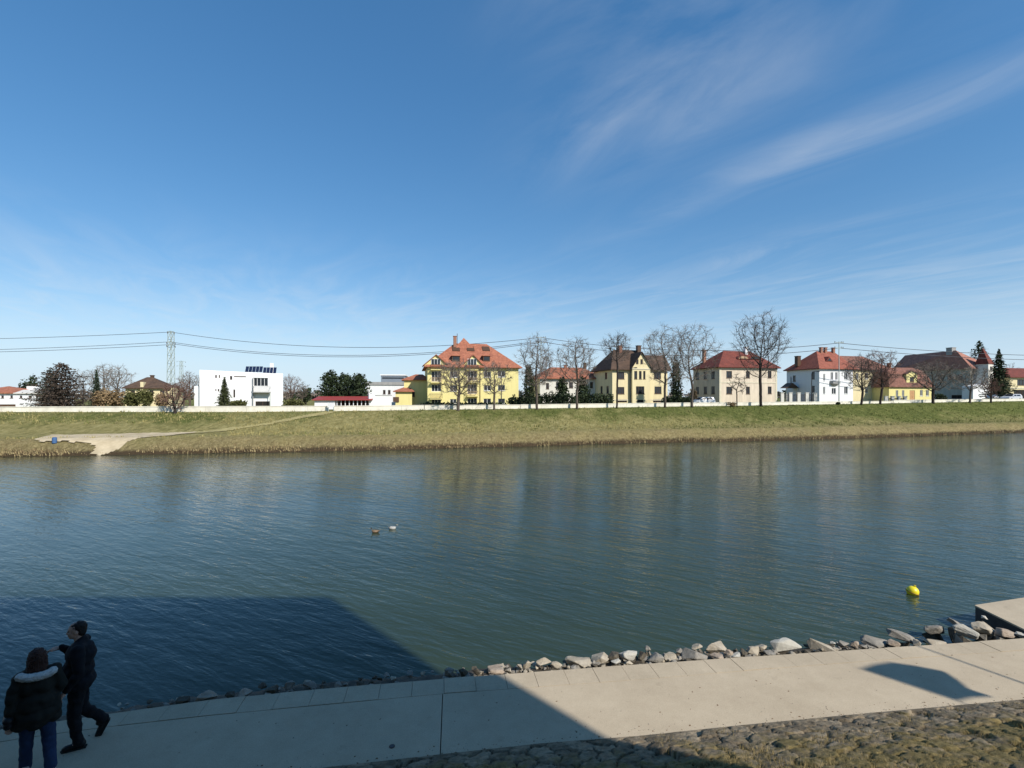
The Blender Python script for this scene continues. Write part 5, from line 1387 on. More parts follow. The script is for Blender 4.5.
def yellow_apartments():
    h = House('apartment_house', 'yellow three storey apartment house with big orange roof, largest of the far bank', 427.5, 98, 12, 'apartment house')
    W = h.u(518.5); ze = h.z(367, W*.5); Dp = 15.0
    wins = h.ops([(450, 457.5, 371.5, 377.5), (450, 457, 385.3, 391.3), (450, 456.5, 399, 403.5), (483.8, 491, 371.3, 377.3), (497.8, 505, 371, 377), (483.8, 491, 385.2, 390.8), (497.8, 505, 385, 390.6), (483.5, 491, 398.6, 403.5), (498, 505, 398.6, 403.5)])
    logg = h.ops([(431.5, 441, 371, 381.5), (431.5, 441, 384.5, 391.5), (431.5, 441, 398, 405), (467.5, 477, 371, 380.5), (467.5, 477, 384.5, 394), (467.5, 477, 398, 405)])
    h.walls(W, Dp, ze, wins+logg, m='yellow', depth=.22)
    h.windows(wins, inset=.14, mull=1)
    h.windows(logg, inset=.17, mull=2, m='frame', name='balcony_door', sill=False)
    # main roof with a small raised cap
    zr = h.z(343.5, h.u(472, 7), 7); xa, xb = h.u(455, 7), h.u(487, 7)
    rf = h.hip(0, W, 0, Dp, ze, (xa, Dp*.5), (xb, Dp*.5), zr, 'orange_roof', .7)
    x0, x1 = h.u(454.5, 6.5), h.u(474, 6.5); zt = h.z(337.5, h.u(464, 7), 7)
    mb = MB(); y0, y1 = Dp*.5-2.0, Dp*.5+2.0; zb = zr-1.3
    mb.add([(x0, y0, zb), (x1, y0, zb), (x1, y1, zb), (x0, y1, zb), ((x0+x1)/2, Dp*.5, zt)], [(0, 1, 4), (1, 2, 4), (2, 3, 4), (3, 0, 4), (3, 2, 1, 0)]).build('roof_cap', M['orange_roof'], rf, fix=True)
    h.chimney(h.u(455, 6), 6.2, zr-3, h.z(336.5, h.u(455, 6), 6), rf, .65)
    MB().tube([(h.u(457.2, 7), 7, zr-1), (h.u(457.2, 7), 7, h.z(333.5, h.u(456, 7), 7))], .06, 6).build('aerial', M['dmetal'], rf)
    sl = Vector((0, Dp*.5+.7, zr-ze))
    def on_roof(px, py):
        for i in range(400):
            v = i*.02; u_ = h.u(px, v); z = h.z(py, u_, v)
            if z <= ze+(v+.7)*(zr-ze)/(Dp*.5+.7): return Vector((u_, v, ze+(v+.7)*(zr-ze)/(Dp*.5+.7)))
    for px, py in ((456, 349.3), (470.5, 349.2), (486, 349.2)): h.skylight(on_roof(px, py)+Vector((0, 0, .05)), .80, .95, (1, 0, 0), sl, roof=rf)
    # flat roof dormer between the gables, and one further right
    for a, b in ((452, 460), (483, 490)):
        p = on_roof((a+b)/2, 361); x0, x1 = h.u(a, p.y), h.u(b, p.y)
        d = MB().box(x0, x1, p.y-.2, p.y+2.2, p.z-.3, p.z+1.0).build('dormer', M['brownwood'], h.t)
        MB().box(x0+.15, x1-.15, p.y-.23, p.y-.204, p.z+.1, p.z+.85).build('pane', M['glass'], d)
        MB().box(x0-.15, x1+.15, p.y-.4, p.y+2.4, p.z+1.004, p.z+1.12).build('dormer_roof', M['orange_roof'], d)
    # two gabled wall dormers standing over the balcony bays
    for a, b, ap, wa, wb in ((424.5, 447.5, 355.2, 431, 440.5), (463, 483, 355.4, 467.5, 476.5)):
        x0, x1 = h.u(a), h.u(b); o = h.ops([(wa, wb, 358.8, 367.2)])
        zb = ze-.15
        o = [(o[0][0], o[0][1], zb+.25, o[0][3])]
        h.gable_block(x0, x1, -.12, 5.0, zb, ze+.35, h.z(ap, (x0+x1)/2), 'yellow', 'orange_roof', .35, 'gable')
        h.windows(o, P=(0, -.12, 0), inset=-.05, mull=2, m='frame', sill=False)
    for a, b, zpy in ((430.5, 442, 382.4), (429.5, 442.3, 398.6), (430.5, 442, 369.4), (466.5, 478, 369.2), (466.5, 478, 382.2), (466.5, 478, 395.8)):
        h.balcony(h.u(a), h.u(b), h.z(zpy), 1.0, 1.0, 'yellow', 'brownwood' if zpy > 397 or zpy < 370 else 'tan')
    h.band(.0, W, ze-.42, ze-.20, .10, 'yellow')
    MB().tube([(h.u(480), -.12, .05), (h.u(480), -.12, ze-.3)], .06, 6).build('downpipe', M['dframe'], h.t)
    # lower wings stepping down to the left
    for a, b, back, pe, pt, m_, win in ((404, 428, 5.0, 379.5, 374.0, 'yellow', (411.5, 414.8, 391.8, 396.8)), (395.5, 412, 3.2, 391.0, 385.8, 'yellow', None)):
        x0, x1 = h.u(a, back), h.u(b, back); z1 = h.z(pe, x0, back); ops_ = h.ops([win], back) if win else []
        mb = MB(); wall_face(mb, (x0, back, 0), (1, 0, 0), x1-x0, z1, [(o[0]-x0, o[1]-x0, o[2], o[3]) for o in ops_], .15); wall_face(mb, (x0, back+6, 0), (0, -1, 0), 6, z1, [], .15)
        w_ = mb.build('wing', M[m_], h.t)
        if ops_: h.windows(ops_, P=(0, back, 0), m='dframe')
        h.hip(x0, x1, back, back+6, z1, (x0+2.4, back+3), (x1-1, back+3), h.z(pt, x0, back+2), 'orange_roof', .5, name='wing_roof')
    x0, x1 = h.u(393, 3), h.u(399, 3)
    MB().box(x0, x1, 3.0, 3.15, .9, 1.9).build('fence_panel', M['brownwood'], h.t)
yellow_apartments()

def cream_villa():
    h = House('gabled_villa', 'cream villa with steep dark brown roof and central gable', 612.3, 97, 14)
    W = h.u(667.5); ze = h.z(369.5, W*.4); Dp = h.v(594.5)+.5
    front = h.ops([(617.7, 624.3, 372, 379), (617.3, 624.3, 387, 394), (654, 661, 371.7, 378.7), (654.5, 661.5, 386.5, 393.7), (617.5, 627, 399.3, 402.5), (653, 663, 399.2, 402.5)])
    sz = lambda py: h.z(py, 0, 3)
    left = [(1.6, 2.7, sz(393.5), sz(386)), (4.6, 5.6, sz(393.5), sz(386)), (2.4, 3.4, sz(379), sz(372.5))]
    h.walls(W, Dp, ze, front, left=[(Dp-b, Dp-a, c, e) for a, b, c, e in left], m='cream')
    h.windows(front[:4], m='dframe', mull=2); h.windows(front[4:], m='dframe', glass='dark', mull=3, sill=False, name='basement_window')
    h.windows([(Dp-b, Dp-a, c, e) for a, b, c, e in left], P=(0, Dp, 0), U=(0, -1, 0), m='dframe')
    # central bay with gable
    x0, x1 = h.u(630.2), h.u(648); y = -.9
    o = [(h.u(a, y), h.u(b, y), h.z(e, h.u(a, y), y), h.z(c, h.u(a, y), y)) for a, b, c, e in ((634.2, 637.2, 371, 379), (639, 641.6, 371, 379), (643.2, 645.4, 371, 379), (636, 644.3, 386.3, 393.9), (636.2, 638.3, 359.3, 364), (640.6, 642.6, 359.2, 364), (637, 643.5, 399.8, 402.4))]
    zb = h.z(368.3, x0, y)
    mb = MB(); wall_face(mb, (x0, y, 0), (1, 0, 0), x1-x0, zb, [(a-x0, b-x0, c, e) for a, b, c, e in o if e < zb], .14)
    wall_face(mb, (x0, 0, 0), (0, -1, 0), -y, zb, [], .1); wall_face(mb, (x1, y, 0), (0, 1, 0), -y, zb, [], .1); mb.build('bay', M['cream'], h.t)
    h.windows(o[:3], P=(0, y, 0), m='dframe', mull=0); h.windows([o[3]], P=(0, y, 0), m='dframe', mull=2); h.windows([o[6]], P=(0, y, 0), m='dframe', glass='dark', mull=1, sill=False, name='basement_window')
    gab = h.gable_block(x0, x1, y, 4.0, zb+.003, zb+.35, h.z(352.6, (x0+x1)/2, y), 'cream', 'brown_roof', .4, 'gable')
    h.windows(o[4:6], P=(0, y, 0), m='dframe', mull=0, inset=-.05, sill=False)
    h.band(x0-.1, x1+.1, zb-.2, zb, .1, 'cornice', y)
    h.band(0, W, .95, 1.15, .05, 'cornice')
    zr = h.z(350, h.u(626, Dp*.5), Dp*.5)
    rf = h.hip(0, W*.62, 0, Dp, ze, (h.u(613.5, Dp*.5), Dp*.5), (h.u(640, Dp*.5), Dp*.5), zr, 'brown_roof', .6)
    zr2 = h.z(355.2, h.u(655, Dp*.5), Dp*.5)
    r2 = h.hip(W*.38, W+.01, .05, Dp+.05, ze+.02, (W*.45, Dp*.5), (h.u(664.5, Dp*.5), Dp*.5), zr2, 'brown_roof', .62)
    h.chimney(h.u(620, 4), 4, zr-1.2, h.z(346.2, h.u(620, 4), 4), rf, .7); h.chimney(h.u(638.5, 3.6), 3.6, zr-1.2, h.z(346.3, h.u(638.5, 4), 4), rf, .8, 'dframe')
    for px in (630.0, 648.3, 665): MB().tube([(h.u(px), -.1, .05), (h.u(px), -.1, ze-.2)], .055, 6).build('downpipe', M['dframe'], h.t)
cream_villa()

def peach_house():
    h = House('hipped_house', 'peach coloured two storey house with dark red hipped roof behind the tallest tree', 719.3, 98, 14)
    W = h.u(777); ze = h.z(367.3, W*.5); Dp = h.v(697.5)+1.5
    front = h.ops([(726.3, 732, 371, 378), (746, 749.8, 371, 378), (767.8, 771.5, 371, 378), (726.3, 732, 386.7, 394), (746, 749.8, 386.7, 394), (767.8, 771.6, 386.5, 393.8)])
    sz = lambda py: h.z(py, 0, 3.5)
    left = [(1.4, 2.5, sz(394), sz(386.5)), (3.9, 5.0, sz(394), sz(386.5)), (6.6, 7.7, sz(394), sz(386.5)), (1.4, 2.5, sz(379), sz(371.5)), (3.9, 5.0, sz(379), sz(371.5)), (6.6, 7.7, sz(379), sz(371.5))]
    left = [(Dp-b, Dp-a, c, e) for a, b, c, e in left]
    h.walls(W, Dp, ze, front, left=left, m='pinkish'); h.windows(front, m='dframe', mull=1); h.windows(left, P=(0, Dp, 0), U=(0, -1, 0), m='dframe')
    h.band(-.02, W+.02, ze-.42, ze-.19, .12, 'cornice'); h.band(0, W, h.z(382.8), h.z(381.8), .07, 'cornice')
    for x in (0.0, W-.45): h.band(x, x+.45, .02, ze-.45, .05, 'cornice', name='pilaster')
    zr = h.z(351, h.u(735, Dp*.5), Dp*.5)
    rf = h.hip(0, W, 0, Dp, ze, (h.u(723.5, Dp*.5), Dp*.5), (h.u(750, Dp*.5), Dp*.5), zr, 'red_roof', .55)
    # eyebrow dormers
    for px, w in ((742.5, 1.5), (754, 1.5)):
        v = 1.9; x = h.u(px, v); zz = ze+(v+.55)*(zr-ze)/(Dp*.5+.55); k = 9
        ol = [(x+w*math.cos(math.pi*i/k), zz-.05+.75*math.sin(math.pi*i/k)) for i in range(k+1)]
        d = MB().prism(ol, v-.35, v+1.8).build('dormer', M['red_roof'], h.t, fix=True)
        ol = [(x+w*.75*math.cos(math.pi*i/k), zz+.02+.5*math.sin(math.pi*i/k)) for i in range(k+1)]
        MB().prism(ol, v-.37, v-.353).build('pane', M['tan'] if px < 750 else M['glass'], d, fix=True)
    h.chimney(h.u(746, 3.5), 3.6, zr-1.2, zr+.7, rf, .6, 'white'); h.chimney(h.u(703, 7), 6.6, zr-2.5, zr+.2, rf, .6)
peach_house()

def white_house():
    h = House('hipped_house', 'white two storey house with bright red hipped roof and small corner oriel', 819.3, 108, 14)
    W = h.u(893); w1 = h.u(853); ze = h.z(368.5, w1*.5); Dp = h.v(790)+1.0
    f1 = h.ops([(823.2, 825.2, 373.8, 381), (830.6, 833.2, 372.2, 380), (835.2, 837.7, 372.2, 380), (844.2, 847.6, 372, 379.7), (823, 825.2, 386.8, 394.2), (831.7, 836, 388, 394.2), (844.2, 847.8, 386.5, 394)])
    f2 = h.ops([(857, 859.5, 373, 379), (866, 869, 373, 379), (874, 877, 373, 379), (884, 887, 373, 379), (866, 869, 387, 393), (874, 877, 387, 393), (884, 887, 387, 393)])
    sz = lambda py: h.z(py, 0, 4)
    lf = [(1.2, 2.0, sz(393), sz(386)), (1.2, 2.0, sz(379.5), sz(372.5)), (6.5, 7.3, sz(381), sz(375))]
    lf = [(Dp-b, Dp-a, c, e) for a, b, c, e in lf]
    mb = MB(); wall_face(mb, (0, 0, 0), (1, 0, 0), w1, ze, f1, .15); wall_face(mb, (0, Dp, 0), (0, -1, 0), Dp, ze, lf, .15); wall_face(mb, (w1, 0, 0), (0, 1, 0), Dp, ze, [], .1); mb.build('wall', M['white'], h.t)
    mb = MB(); wall_face(mb, (w1+.01, .25, 0), (1, 0, 0), W-w1, ze-.1, [(a-w1-.01, b-w1-.01, c, e) for a, b, c, e in f2], .15); wall_face(mb, (W+.01, .25, 0), (0, 1, 0), Dp-1, ze-.1, [], .1); mb.build('wing', M['cream'], h.t)
    h.windows(f1, mull=1); h.windows(f2, P=(0, .25, 0), mull=1); h.windows(lf, P=(0, Dp, 0), U=(0, -1, 0), m='dframe', mull=0)
    zr = h.z(351.3, h.u(825, Dp*.5), Dp*.5)
    rf = h.hip(0, w1, 0, Dp, ze, (h.u(816.5, Dp*.5), Dp*.5), (h.u(833.5, Dp*.5), Dp*.5), zr, 'bright_red_roof', .55)
    r2 = h.hip(w1-5, W, .3, Dp-.6, ze-.08, (w1-4, Dp*.45), (W-4, Dp*.45), h.z(356.5, h.u(870, 4), 4), 'mix_roof', .5)
    for px in (821, 825.3, 833.2): h.chimney(h.u(px, 4.2), 4.2, zr-.9, zr+.75, rf, .55)
    h.chimney(h.u(795, 7), 6.2, zr-3.5, zr-1.2, rf, .9, 'dframe')
    v = 1.6; x = h.u(828.3, v); zz = ze+(v+.5)*(zr-ze)/(Dp*.5+.5)
    d = MB().prism([(x-1.0, zz-.1), (x+1.0, zz-.1), (x, zz+1.0)], v-.3, v+1.6).build('dormer', M['red_roof'], h.t, fix=True); MB().prism([(x-.6, zz+.02), (x+.6, zz+.02), (x, zz+.7)], v-.33, v-.303).build('pane', M['glass'], d, fix=True)
    # oriel balcony under the middle windows
    x0, x1 = h.u(829.5), h.u(838.7); zt, zb = h.z(380.8), h.z(385.8)
    mb = MB(); xm = (x0+x1)/2
    pts = [(x0, 0), (x0+.3, -.7), (x1-.3, -.7), (x1, 0)]; low = [(xm-.4, 0), (xm-.3, -.25), (xm+.3, -.25), (xm+.4, 0)]
    vs = [(*p, zt) for p in pts]+[(*p, zb+.5) for p in pts]+[(*p, zb) for p in low]
    mb.add(vs, [(0, 1, 2, 3)]+[(i, i+4, i+5, i+1) for i in range(3)]+[(i+4, i+8, i+9, i+5) for i in range(3)]+[(8, 11, 10, 9)]).build('oriel', M['grey'], h.t, fix=True)
    # porch with dark gabled canopy on the shaded side
    yv = Dp*.62; pz0, pz1 = h.z(388.2, 0, yv), h.z(383, 0, yv)
    px0, px1 = -3.6, -.02
    mb = MB()
    y0, y1 = yv-.3, yv+1.7
    mb.prism([(px0, pz0), (px1, pz0), ((px0+px1)/2, pz1)], y0, y1); pr = mb.build('porch', M['dframe'], h.t, fix=True)
    for x in (px0+.25, px1-.3): MB().box(x-.11, x+.11, y0+.15, y0+.37, .02, pz0-.01).build('post', M['offwhite'], pr)
    MB().box((px0+px1)/2-.07, (px0+px1)/2+.07, y0+.5, y0+.64, pz1+.002-.2, pz1+1.5).build('finial', M['dmetal'], pr)
white_house()

def long_house():
    h = House('long_house', 'big old house with very long weathered red brown roof and white end wall', 970.5, 124, 14)
    W = h.u(991); Dp = h.v(893); ze = h.z(368.5, 0, 2)
    front = h.ops([(973.5, 976, 372, 378), (979.5, 982, 372, 378)])
    s_ = lambda px: h.v(px); zz = lambda py, v: h.z(py, 0, v)
    left = []
    for px in (912, 925, 940, 950, 960): v = s_(px); left.append((Dp-v-.6, Dp-v+.6, zz(380, v), zz(374.5, v)))
    v = s_(961); left.append((Dp-v-2.2, Dp-v+1.6, .4, zz(395, v)))
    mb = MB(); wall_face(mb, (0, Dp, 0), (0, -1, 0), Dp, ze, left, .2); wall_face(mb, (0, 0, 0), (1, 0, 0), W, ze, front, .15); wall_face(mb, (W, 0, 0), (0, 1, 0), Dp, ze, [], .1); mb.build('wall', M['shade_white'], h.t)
    h.windows(front, m='frame'); h.windows(left[:5], P=(0, Dp, 0), U=(0, -1, 0), m='dframe', mull=1); h.windows(left[5:], P=(0, Dp, 0), U=(0, -1, 0), m='dframe', glass='dark', mull=2, name='gateway', sill=False)
    vr = 3.5
    zr = h.z(350.3, h.u(955, vr), vr)
    rf = h.hip(0, W, 0, Dp, ze, (h.u(956, vr), vr), (W*.45, Dp-1.0), zr, 'long_roof', .6)
    h.chimney(h.u(951, 5), 5, zr-1.4, zr+.75, rf, 1.4, 'grey')
    # whitewashed annexe before the end wall
    x0, x1 = h.u(972.5, -2.5), h.u(989, -2.5); za = h.z(383.5, x0, -2.5); zb = h.z(388, x0, -2.5)
    MB().prism([(x0, 0), (x1, 0), (x1, zb), (x1-1.0, za), (x0+.1, za-.6), (x0, zb)], -2.6, -.2).build('annexe', M['white'], h.t, fix=True)
long_house()

def small_yellow():
    h = House('mansard_house', 'small yellow house with brown mansard roof and one gabled dormer', 889, 108, 12)
    W = h.u(931.5); ze = h.z(386.8, W*.5); Dp = 5.0
    f = h.ops([(895.8, 898.2, 390.2, 396.3), (902, 904.3, 390.2, 396.3), (920, 922.8, 390, 396), (925.9, 929, 390, 396), (909.6, 914.8, 390.4, 399)])
    f[4] = (f[4][0], f[4][1], .05, f[4][3])
    h.walls(W, Dp, ze, f, m='yellow'); h.windows(f[:4], mull=1); h.door(f[4], 'door_tan')
    # mansard: steep lower slope, flat upper
    zm, zt = h.z(371.5, W*.5, 1.2), h.z(368, W*.5, 4); o = .4
    lo = [(-o, -o), (W+o, -o), (W+o, Dp+o), (-o, Dp+o)]; mi = [(.7, .9), (W-.7, .9), (W-.7, Dp-.9), (.7, Dp-.9)]; to = [(2.2, Dp*.5), (W-2.2, Dp*.5)]
    vs = [(*p, ze-.12) for p in lo]+[(*p, ze+.02) for p in lo]+[(*p, zm) for p in mi]+[(*p, zt) for p in to]
    fs = [(3, 2, 1, 0)]+[(i, (i+1) % 4, (i+1) % 4+4, i+4) for i in range(4)]+[(i+4, (i+1) % 4+4, (i+1) % 4+8, i+8) for i in range(4)]+[(8, 9, 13, 12), (9, 10, 13), (10, 11, 12, 13), (11, 8, 12)]
    mb = MB(); mb.add(vs, fs); rf = mb.build('roof', M['mix_roof'], h.t, fix=True)
    x0, x1 = h.u(906.3, 0), h.u(917, 0); op = h.ops([(909.6, 913.8, 377.2, 381.8)])
    h.gable_block(x0, x1, -.05, 3.0, ze+.05, h.z(374, x0), h.z(371, x0), 'yellow', 'mix_roof', .2, 'dormer', op); h.windows(op, P=(0, -.05, 0), m='dframe')
    for px in (897, 902, 921, 926):
        v = .35; x = h.u(px, v); z0 = h.z(381.5, x, v); h.skylight((x, v-.05, z0), .45, .5, (1, 0, 0), (0, 1.3, zm-ze), roof=rf)
    h.chimney(W*.25, Dp*.5, zt-.6, zt+.9, rf, .6)
small_yellow()

def turret():
    h = House('turret', 'slim white turret with steep red pointed roof between the two dark spruces', 988.3, 122, 24, 'turret')
    W = h.u(993.5); ze = h.z(363.3); op = h.ops([(990, 991.6, 366.5, 370), (990, 991.6, 375, 379)])
    h.walls(W, W, ze, op, m='offwhite'); h.windows(op, m='dframe', mull=0)
    o = .12; zt = h.z(348.3, W*.4, 1)
    vs = [(-o, -o, ze), (W+o, -o, ze), (W+o, W+o, ze), (-o, W+o, ze), (W*.15, W*.5, zt), (W*.35, W*.5, zt), (-o, -o, ze-.15), (W+o, -o, ze-.15), (W+o, W+o, ze-.15), (-o, W+o, ze-.15)]
    mb = MB(); mb.add(vs, [(0, 1, 5, 4), (1, 2, 5), (2, 3, 4, 5), (3, 0, 4), (6, 7, 1, 0), (7, 8, 2, 1), (8, 9, 3, 2), (9, 6, 0, 3), (9, 8, 7, 6)]); rf = mb.build('roof', M['red_roof'], h.t, fix=True)
    MB().tube([(W*.2, W*.5, zt-.1), (W*.2, W*.5, zt+1.2)], .04, 5).build('finial', M['dmetal'], rf)
turret()

def right_house():
    h = House('hipped_house', 'cream house with low red roof and dark garage opening at the far right edge', 1009.5, 122, 12)
    W = h.u(1062); ze = h.z(377, 2); Dp = 9
    f = h.ops([(1017.2, 1026, 379.6, 385.3), (1034, 1042, 379.6, 385.3)]); g = h.ops([(1013.8, 1030, 389.8, 399)])
    g = [(g[0][0], g[0][1], .05, g[0][3])]
    h.walls(W, Dp, ze, f+g, m='cream', depth=.25); h.windows(f, mull=2, m='dframe'); h.windows(g, mull=3, m='dframe', glass='dark', name='garage_opening', sill=False)
    h.hip(0, W, 0, Dp, ze, (1.5, Dp*.5), (W-3, Dp*.5), h.z(367.8, 3, Dp*.5), 'red_roof', .6)
    h.band(0, W, h.z(388.6), h.z(387.6), .08, 'cornice')
right_house()

def orange_low():
    h = House('low_house', 'low grey walled house with orange roof behind the dark hedge', 540, 103, 10)
    W = h.u(603); ze = h.z(378.3, W*.6); Dp = 10
    f = h.ops([(556, 560, 382, 388), (569, 573, 382, 388), (590, 593, 382, 388), (546, 549, 383, 389)])
    h.walls(W, Dp, ze, f, m='offwhite'); h.windows(f, m='dframe')
    rf = h.hip(0, W, 0, Dp, ze, (3.5, Dp*.5), (W-3, Dp*.5), h.z(367.5, W*.5, Dp*.5), 'orange_roof', .6)
    h.chimney(h.u(585.5, 4), 4.5, ze+1, h.z(363.3, W*.7, 4.5), rf, .6, 'dframe'); h.chimney(h.u(566, 4), 4.5, ze+1, h.z(365.5, W*.5, 4.5), rf, .6)
orange_low()

def modern_white():
    h = House('modern_house', 'modern white cubic house with solar panels on its flat roof', 199.5, 86, 25)
    W = h.u(283); zl = h.z(371.2); zr_ = h.z(374.8, W); Dp = 11
    hz = min(zl, zr_)
    zbm = h.z(401.3, W*.5)
    f = h.ops([(215.2, 216.8, 375, 378), (218.8, 220, 375, 378), (230, 232.2, 376, 379.8), (234, 246, 376.2, 377.2), (233.4, 235.2, 389.5, 397.5), (217.8, 219.3, 389, 391.5), (215.3, 216.4, 389, 391)])
    g = h.ops([(253.6, 268, 377.8, 386.3)])
    und = h.ops([(255.5, 270, 401.3, 405.9)]); und = [(und[0][0], und[0][1], .05, und[0][3])]
    h.walls(W, Dp, hz, f+g+und, m='white', depth=.3)
    h.windows(f, m='dframe', mull=0, sill=False); h.windows(g, m='frame', mull=3, sill=False, inset=.2); h.windows(und, m='dframe', glass='dark', mull=1, name='garage_opening', sill=False)
    MB().box(-.01, W+.01, -.01, Dp+.01, hz+.002, hz+.25).build('parapet', M['white'], h.t)
    mb = MB(); mb.prism([(0, hz+.254), (W*.86, hz+.254), (0, zl+.25)], .02, .3); mb.build('roof', M['white'], h.t, fix=True)
    x0, x1 = h.u(194.3, .8), h.u(200, .8); MB().box(x0, -.004, .8, 8, .02, h.z(386.2, 0, .8)).build('wing', M['white'], h.t)
    # recessed frame of the balcony and the balcony itself
    bx0, bx1 = h.u(253.6), h.u(270.8); zb = h.z(391.8, bx0)
    h.balcony(bx0, bx1, zb, 1.3, 1.0, 'grey', 'grey')
    MB().box(h.u(252.8), h.u(253.5), -.5, -.004, .02, h.z(377.5, bx0)).build('fin_wall', M['grey'], h.t)
    MB().tube([(bx1-.1, -1.2, .02), (bx1-.1, -1.2, zb-.17)], .07, 8).build('post', M['metal'], h.t)
    # chimney block
    c = MB().box(h.u(270, 5), h.u(273.6, 5), 4.6, 5.6, hz+.25, h.z(363.2, W*.8, 5)).build('chimney', M['white'], h.t)
    MB().box(h.u(271, 6), h.u(275.5, 6), 6.3, 7.2, hz+.25, h.z(367.5, W*.8, 5)).build('chimney', M['white'], h.t)
    # solar panels in two tilted rows
    for a, b, n, y, pt, pb in ((245, 262.5, 5, 2.2, 366.3, 371.8), (262.8, 276.3, 4, 2.2, 367.3, 373.2)):
        for i in range(n):
            xa = h.u(a+(b-a)*i/n, y); xb = h.u(a+(b-a)*(i+1)/n, y)-.06; z1, z0 = h.z(pt, xa, y+.8), h.z(pb, xa, y)
            z0 = max(z0, hz+.3)
            mb = MB(); vs = [(xa, y, z0), (xb, y, z0), (xb+.12, y+.85, z1), (xa+.12, y+.85, z1)]
            mb.add(vs+[(p[0], p[1]+.05, p[2]-.05) for p in vs], [(0, 1, 2, 3), (7, 6, 5, 4), (0, 4, 5, 1), (1, 5, 6, 2), (2, 6, 7, 3), (3, 7, 4, 0)])
            p = mb.build('solar_panel', M['solar'], h.t)
            MB().tube([((xa+xb)/2, y+.9, hz+.2), ((xa+xb)/2+.1, y+.8, z1-.1)], .025, 5).build('strut', M['metal'], p)
modern_white()

def bungalow():
    h = House('bungalow', 'low beige bungalow with brown hipped roof left of the lattice pylon', 125.5, 92, 20)
    W = h.u(174); ze = h.z(387.8, W*.5); Dp = 6
    f = h.ops([(150, 153.5, 390.5, 395.5), (160, 164, 390.5, 395.5), (131, 135, 390.5, 395.5)])
    h.walls(W, Dp, ze, f, m='cream'); h.windows(f, m='dframe')
    zr = h.z(377.2, W*.5, 3); rf = h.hip(0, W*.88, 0, Dp, ze, (h.u(147, 3), 3), (h.u(153, 3), 3), zr, 'brown_roof', .5)
    h.chimney(h.u(152.3, 3.5), 3.5, zr-1.2, h.z(375.8, W*.5, 3.5), rf, .55, 'dframe')
    x0, x1 = h.u(140.8), h.u(144); MB().box(x0, x1, -.3, 1.8, .02, h.z(382, x0)).build('stair_wall', M['cream'], h.t)
bungalow()

def left_long():
    h = House('long_house', 'long low white building with row of small dark windows at the left edge', -32, 88, 8, 'house')
    W = h.u(37.5); ze = h.z(392.6, W*.6); Dp = 9
    f = h.ops([(-18, -15.8, 395.6, 398), (-8, -5.8, 395.6, 398), (1.2, 3.8, 395.6, 398), (10.3, 12.8, 395.6, 398), (19.7, 22.2, 395.6, 398), (28.6, 31.2, 395.6, 398)])
    h.walls(W, Dp, ze, f, m='white'); h.windows(f, m='dframe', mull=0)
    rf = h.hip(0, h.u(12), 0, Dp, ze, (3, Dp*.5), (h.u(9, 4.5), Dp*.5), h.z(386.2, W*.5, 4.5), 'bright_red_roof' if False else 'orange_roof', .4)
    h.hip(h.u(12.3), W, .1, Dp, ze-.05, (h.u(14, 4.5), Dp*.5), (h.u(35, 4.5), Dp*.5), h.z(389.8, W*.7, 4.5), 'offwhite', .4)
    MB().box(h.u(26.5, 6), h.u(36, 6), 6, 9.2, 1.0, h.z(386.3, W*.8, 6)).build('roof_block', M['white'], h.t)
    MB().box(h.u(-20), h.u(34), -4.0, -3.9, .02, h.z(404.4, W*.6, -4)).build('fence_panel', M['brownwood'], h.t)
left_long()

def red_shed():
    h = House('shed', 'long low shed with red tin roof before the thuja clump', 314.5, 78, 9, 'shed')
    W = h.u(370.5); zf = h.z(400.3, W*.5); Dp = 4
    w1 = h.u(335)
    mb = MB(); wall_face(mb, (0, 0, 0), (1, 0, 0), w1, zf, [], .1); wall_face(mb, (0, Dp, 0), (0, -1, 0), Dp, zf, [], .1); mb.quad((w1, 0, 0), (w1, Dp, 0), (w1, Dp, zf), (w1, 0, zf)); mb.build('wall', M['white'], h.t)
    MB().box(w1+.004, W, Dp-.2, Dp, .02, zf-.02).build('back_wall', M['brownwood'], h.t)
    n = 9
    for i in range(n):
        x = w1+.3+(W-w1-.45)*i/(n-1); MB().box(x-.06, x+.06, .05, .17, .02, zf-.01).build('post', M['frame'], h.t)
    zt = h.z(397.0, W*.5, Dp)
    mb = MB(); vs = [(-.3, -.4, zf), (W+.3, -.4, zf), (W+.3, Dp+.3, zt), (-.3, Dp+.3, zt)]
    mb.add(vs+[(p[0], p[1], p[2]+.12) for p in vs], [(3, 2, 1, 0), (4, 5, 6, 7), (0, 1, 5, 4), (1, 2, 6, 5), (2, 3, 7, 6), (3, 0, 4, 7)]).build('roof', M['tin_red'], h.t)
red_shed()

def works():
    h = House('hall', 'flat roofed white hall with grey upper storey right of the thujas', 366, 112, 8, 'building')
    W = h.u(406); ze = h.z(385, W*.4); Dp = 14
    f = h.ops([(383, 385.5, 390, 394), (388, 390.5, 390, 394)])
    h.walls(W, Dp, ze, f, m='white'); h.windows(f, m='dframe')
    MB().box(-.2, W+.2, -.2, Dp, ze+.003, h.z(382, W*.4)).build('roof', M['grey'], h.t)
    u0, u1 = h.u(381, 3), h.u(405, 3); z0 = h.z(382, W*.4)+.004
    zt = h.z(375.5, W*.5, 3)
    b = MB().box(u0, u1, 3, 12, z0, zt).build('upper_storey', mat('blue grey cladding', (.20, .23, .26), .5, .1, .5), h.t)
    MB().box(u0+.3, u1-.3, 2.94, 2.996, z0+.9, zt-.45).build('window_strip', M['glass'], b)
    MB().box(u0-.2, u1+.2, 2.8, 12.2, zt+.003, zt+.25).build('upper_roof', M['white'], b)
works()
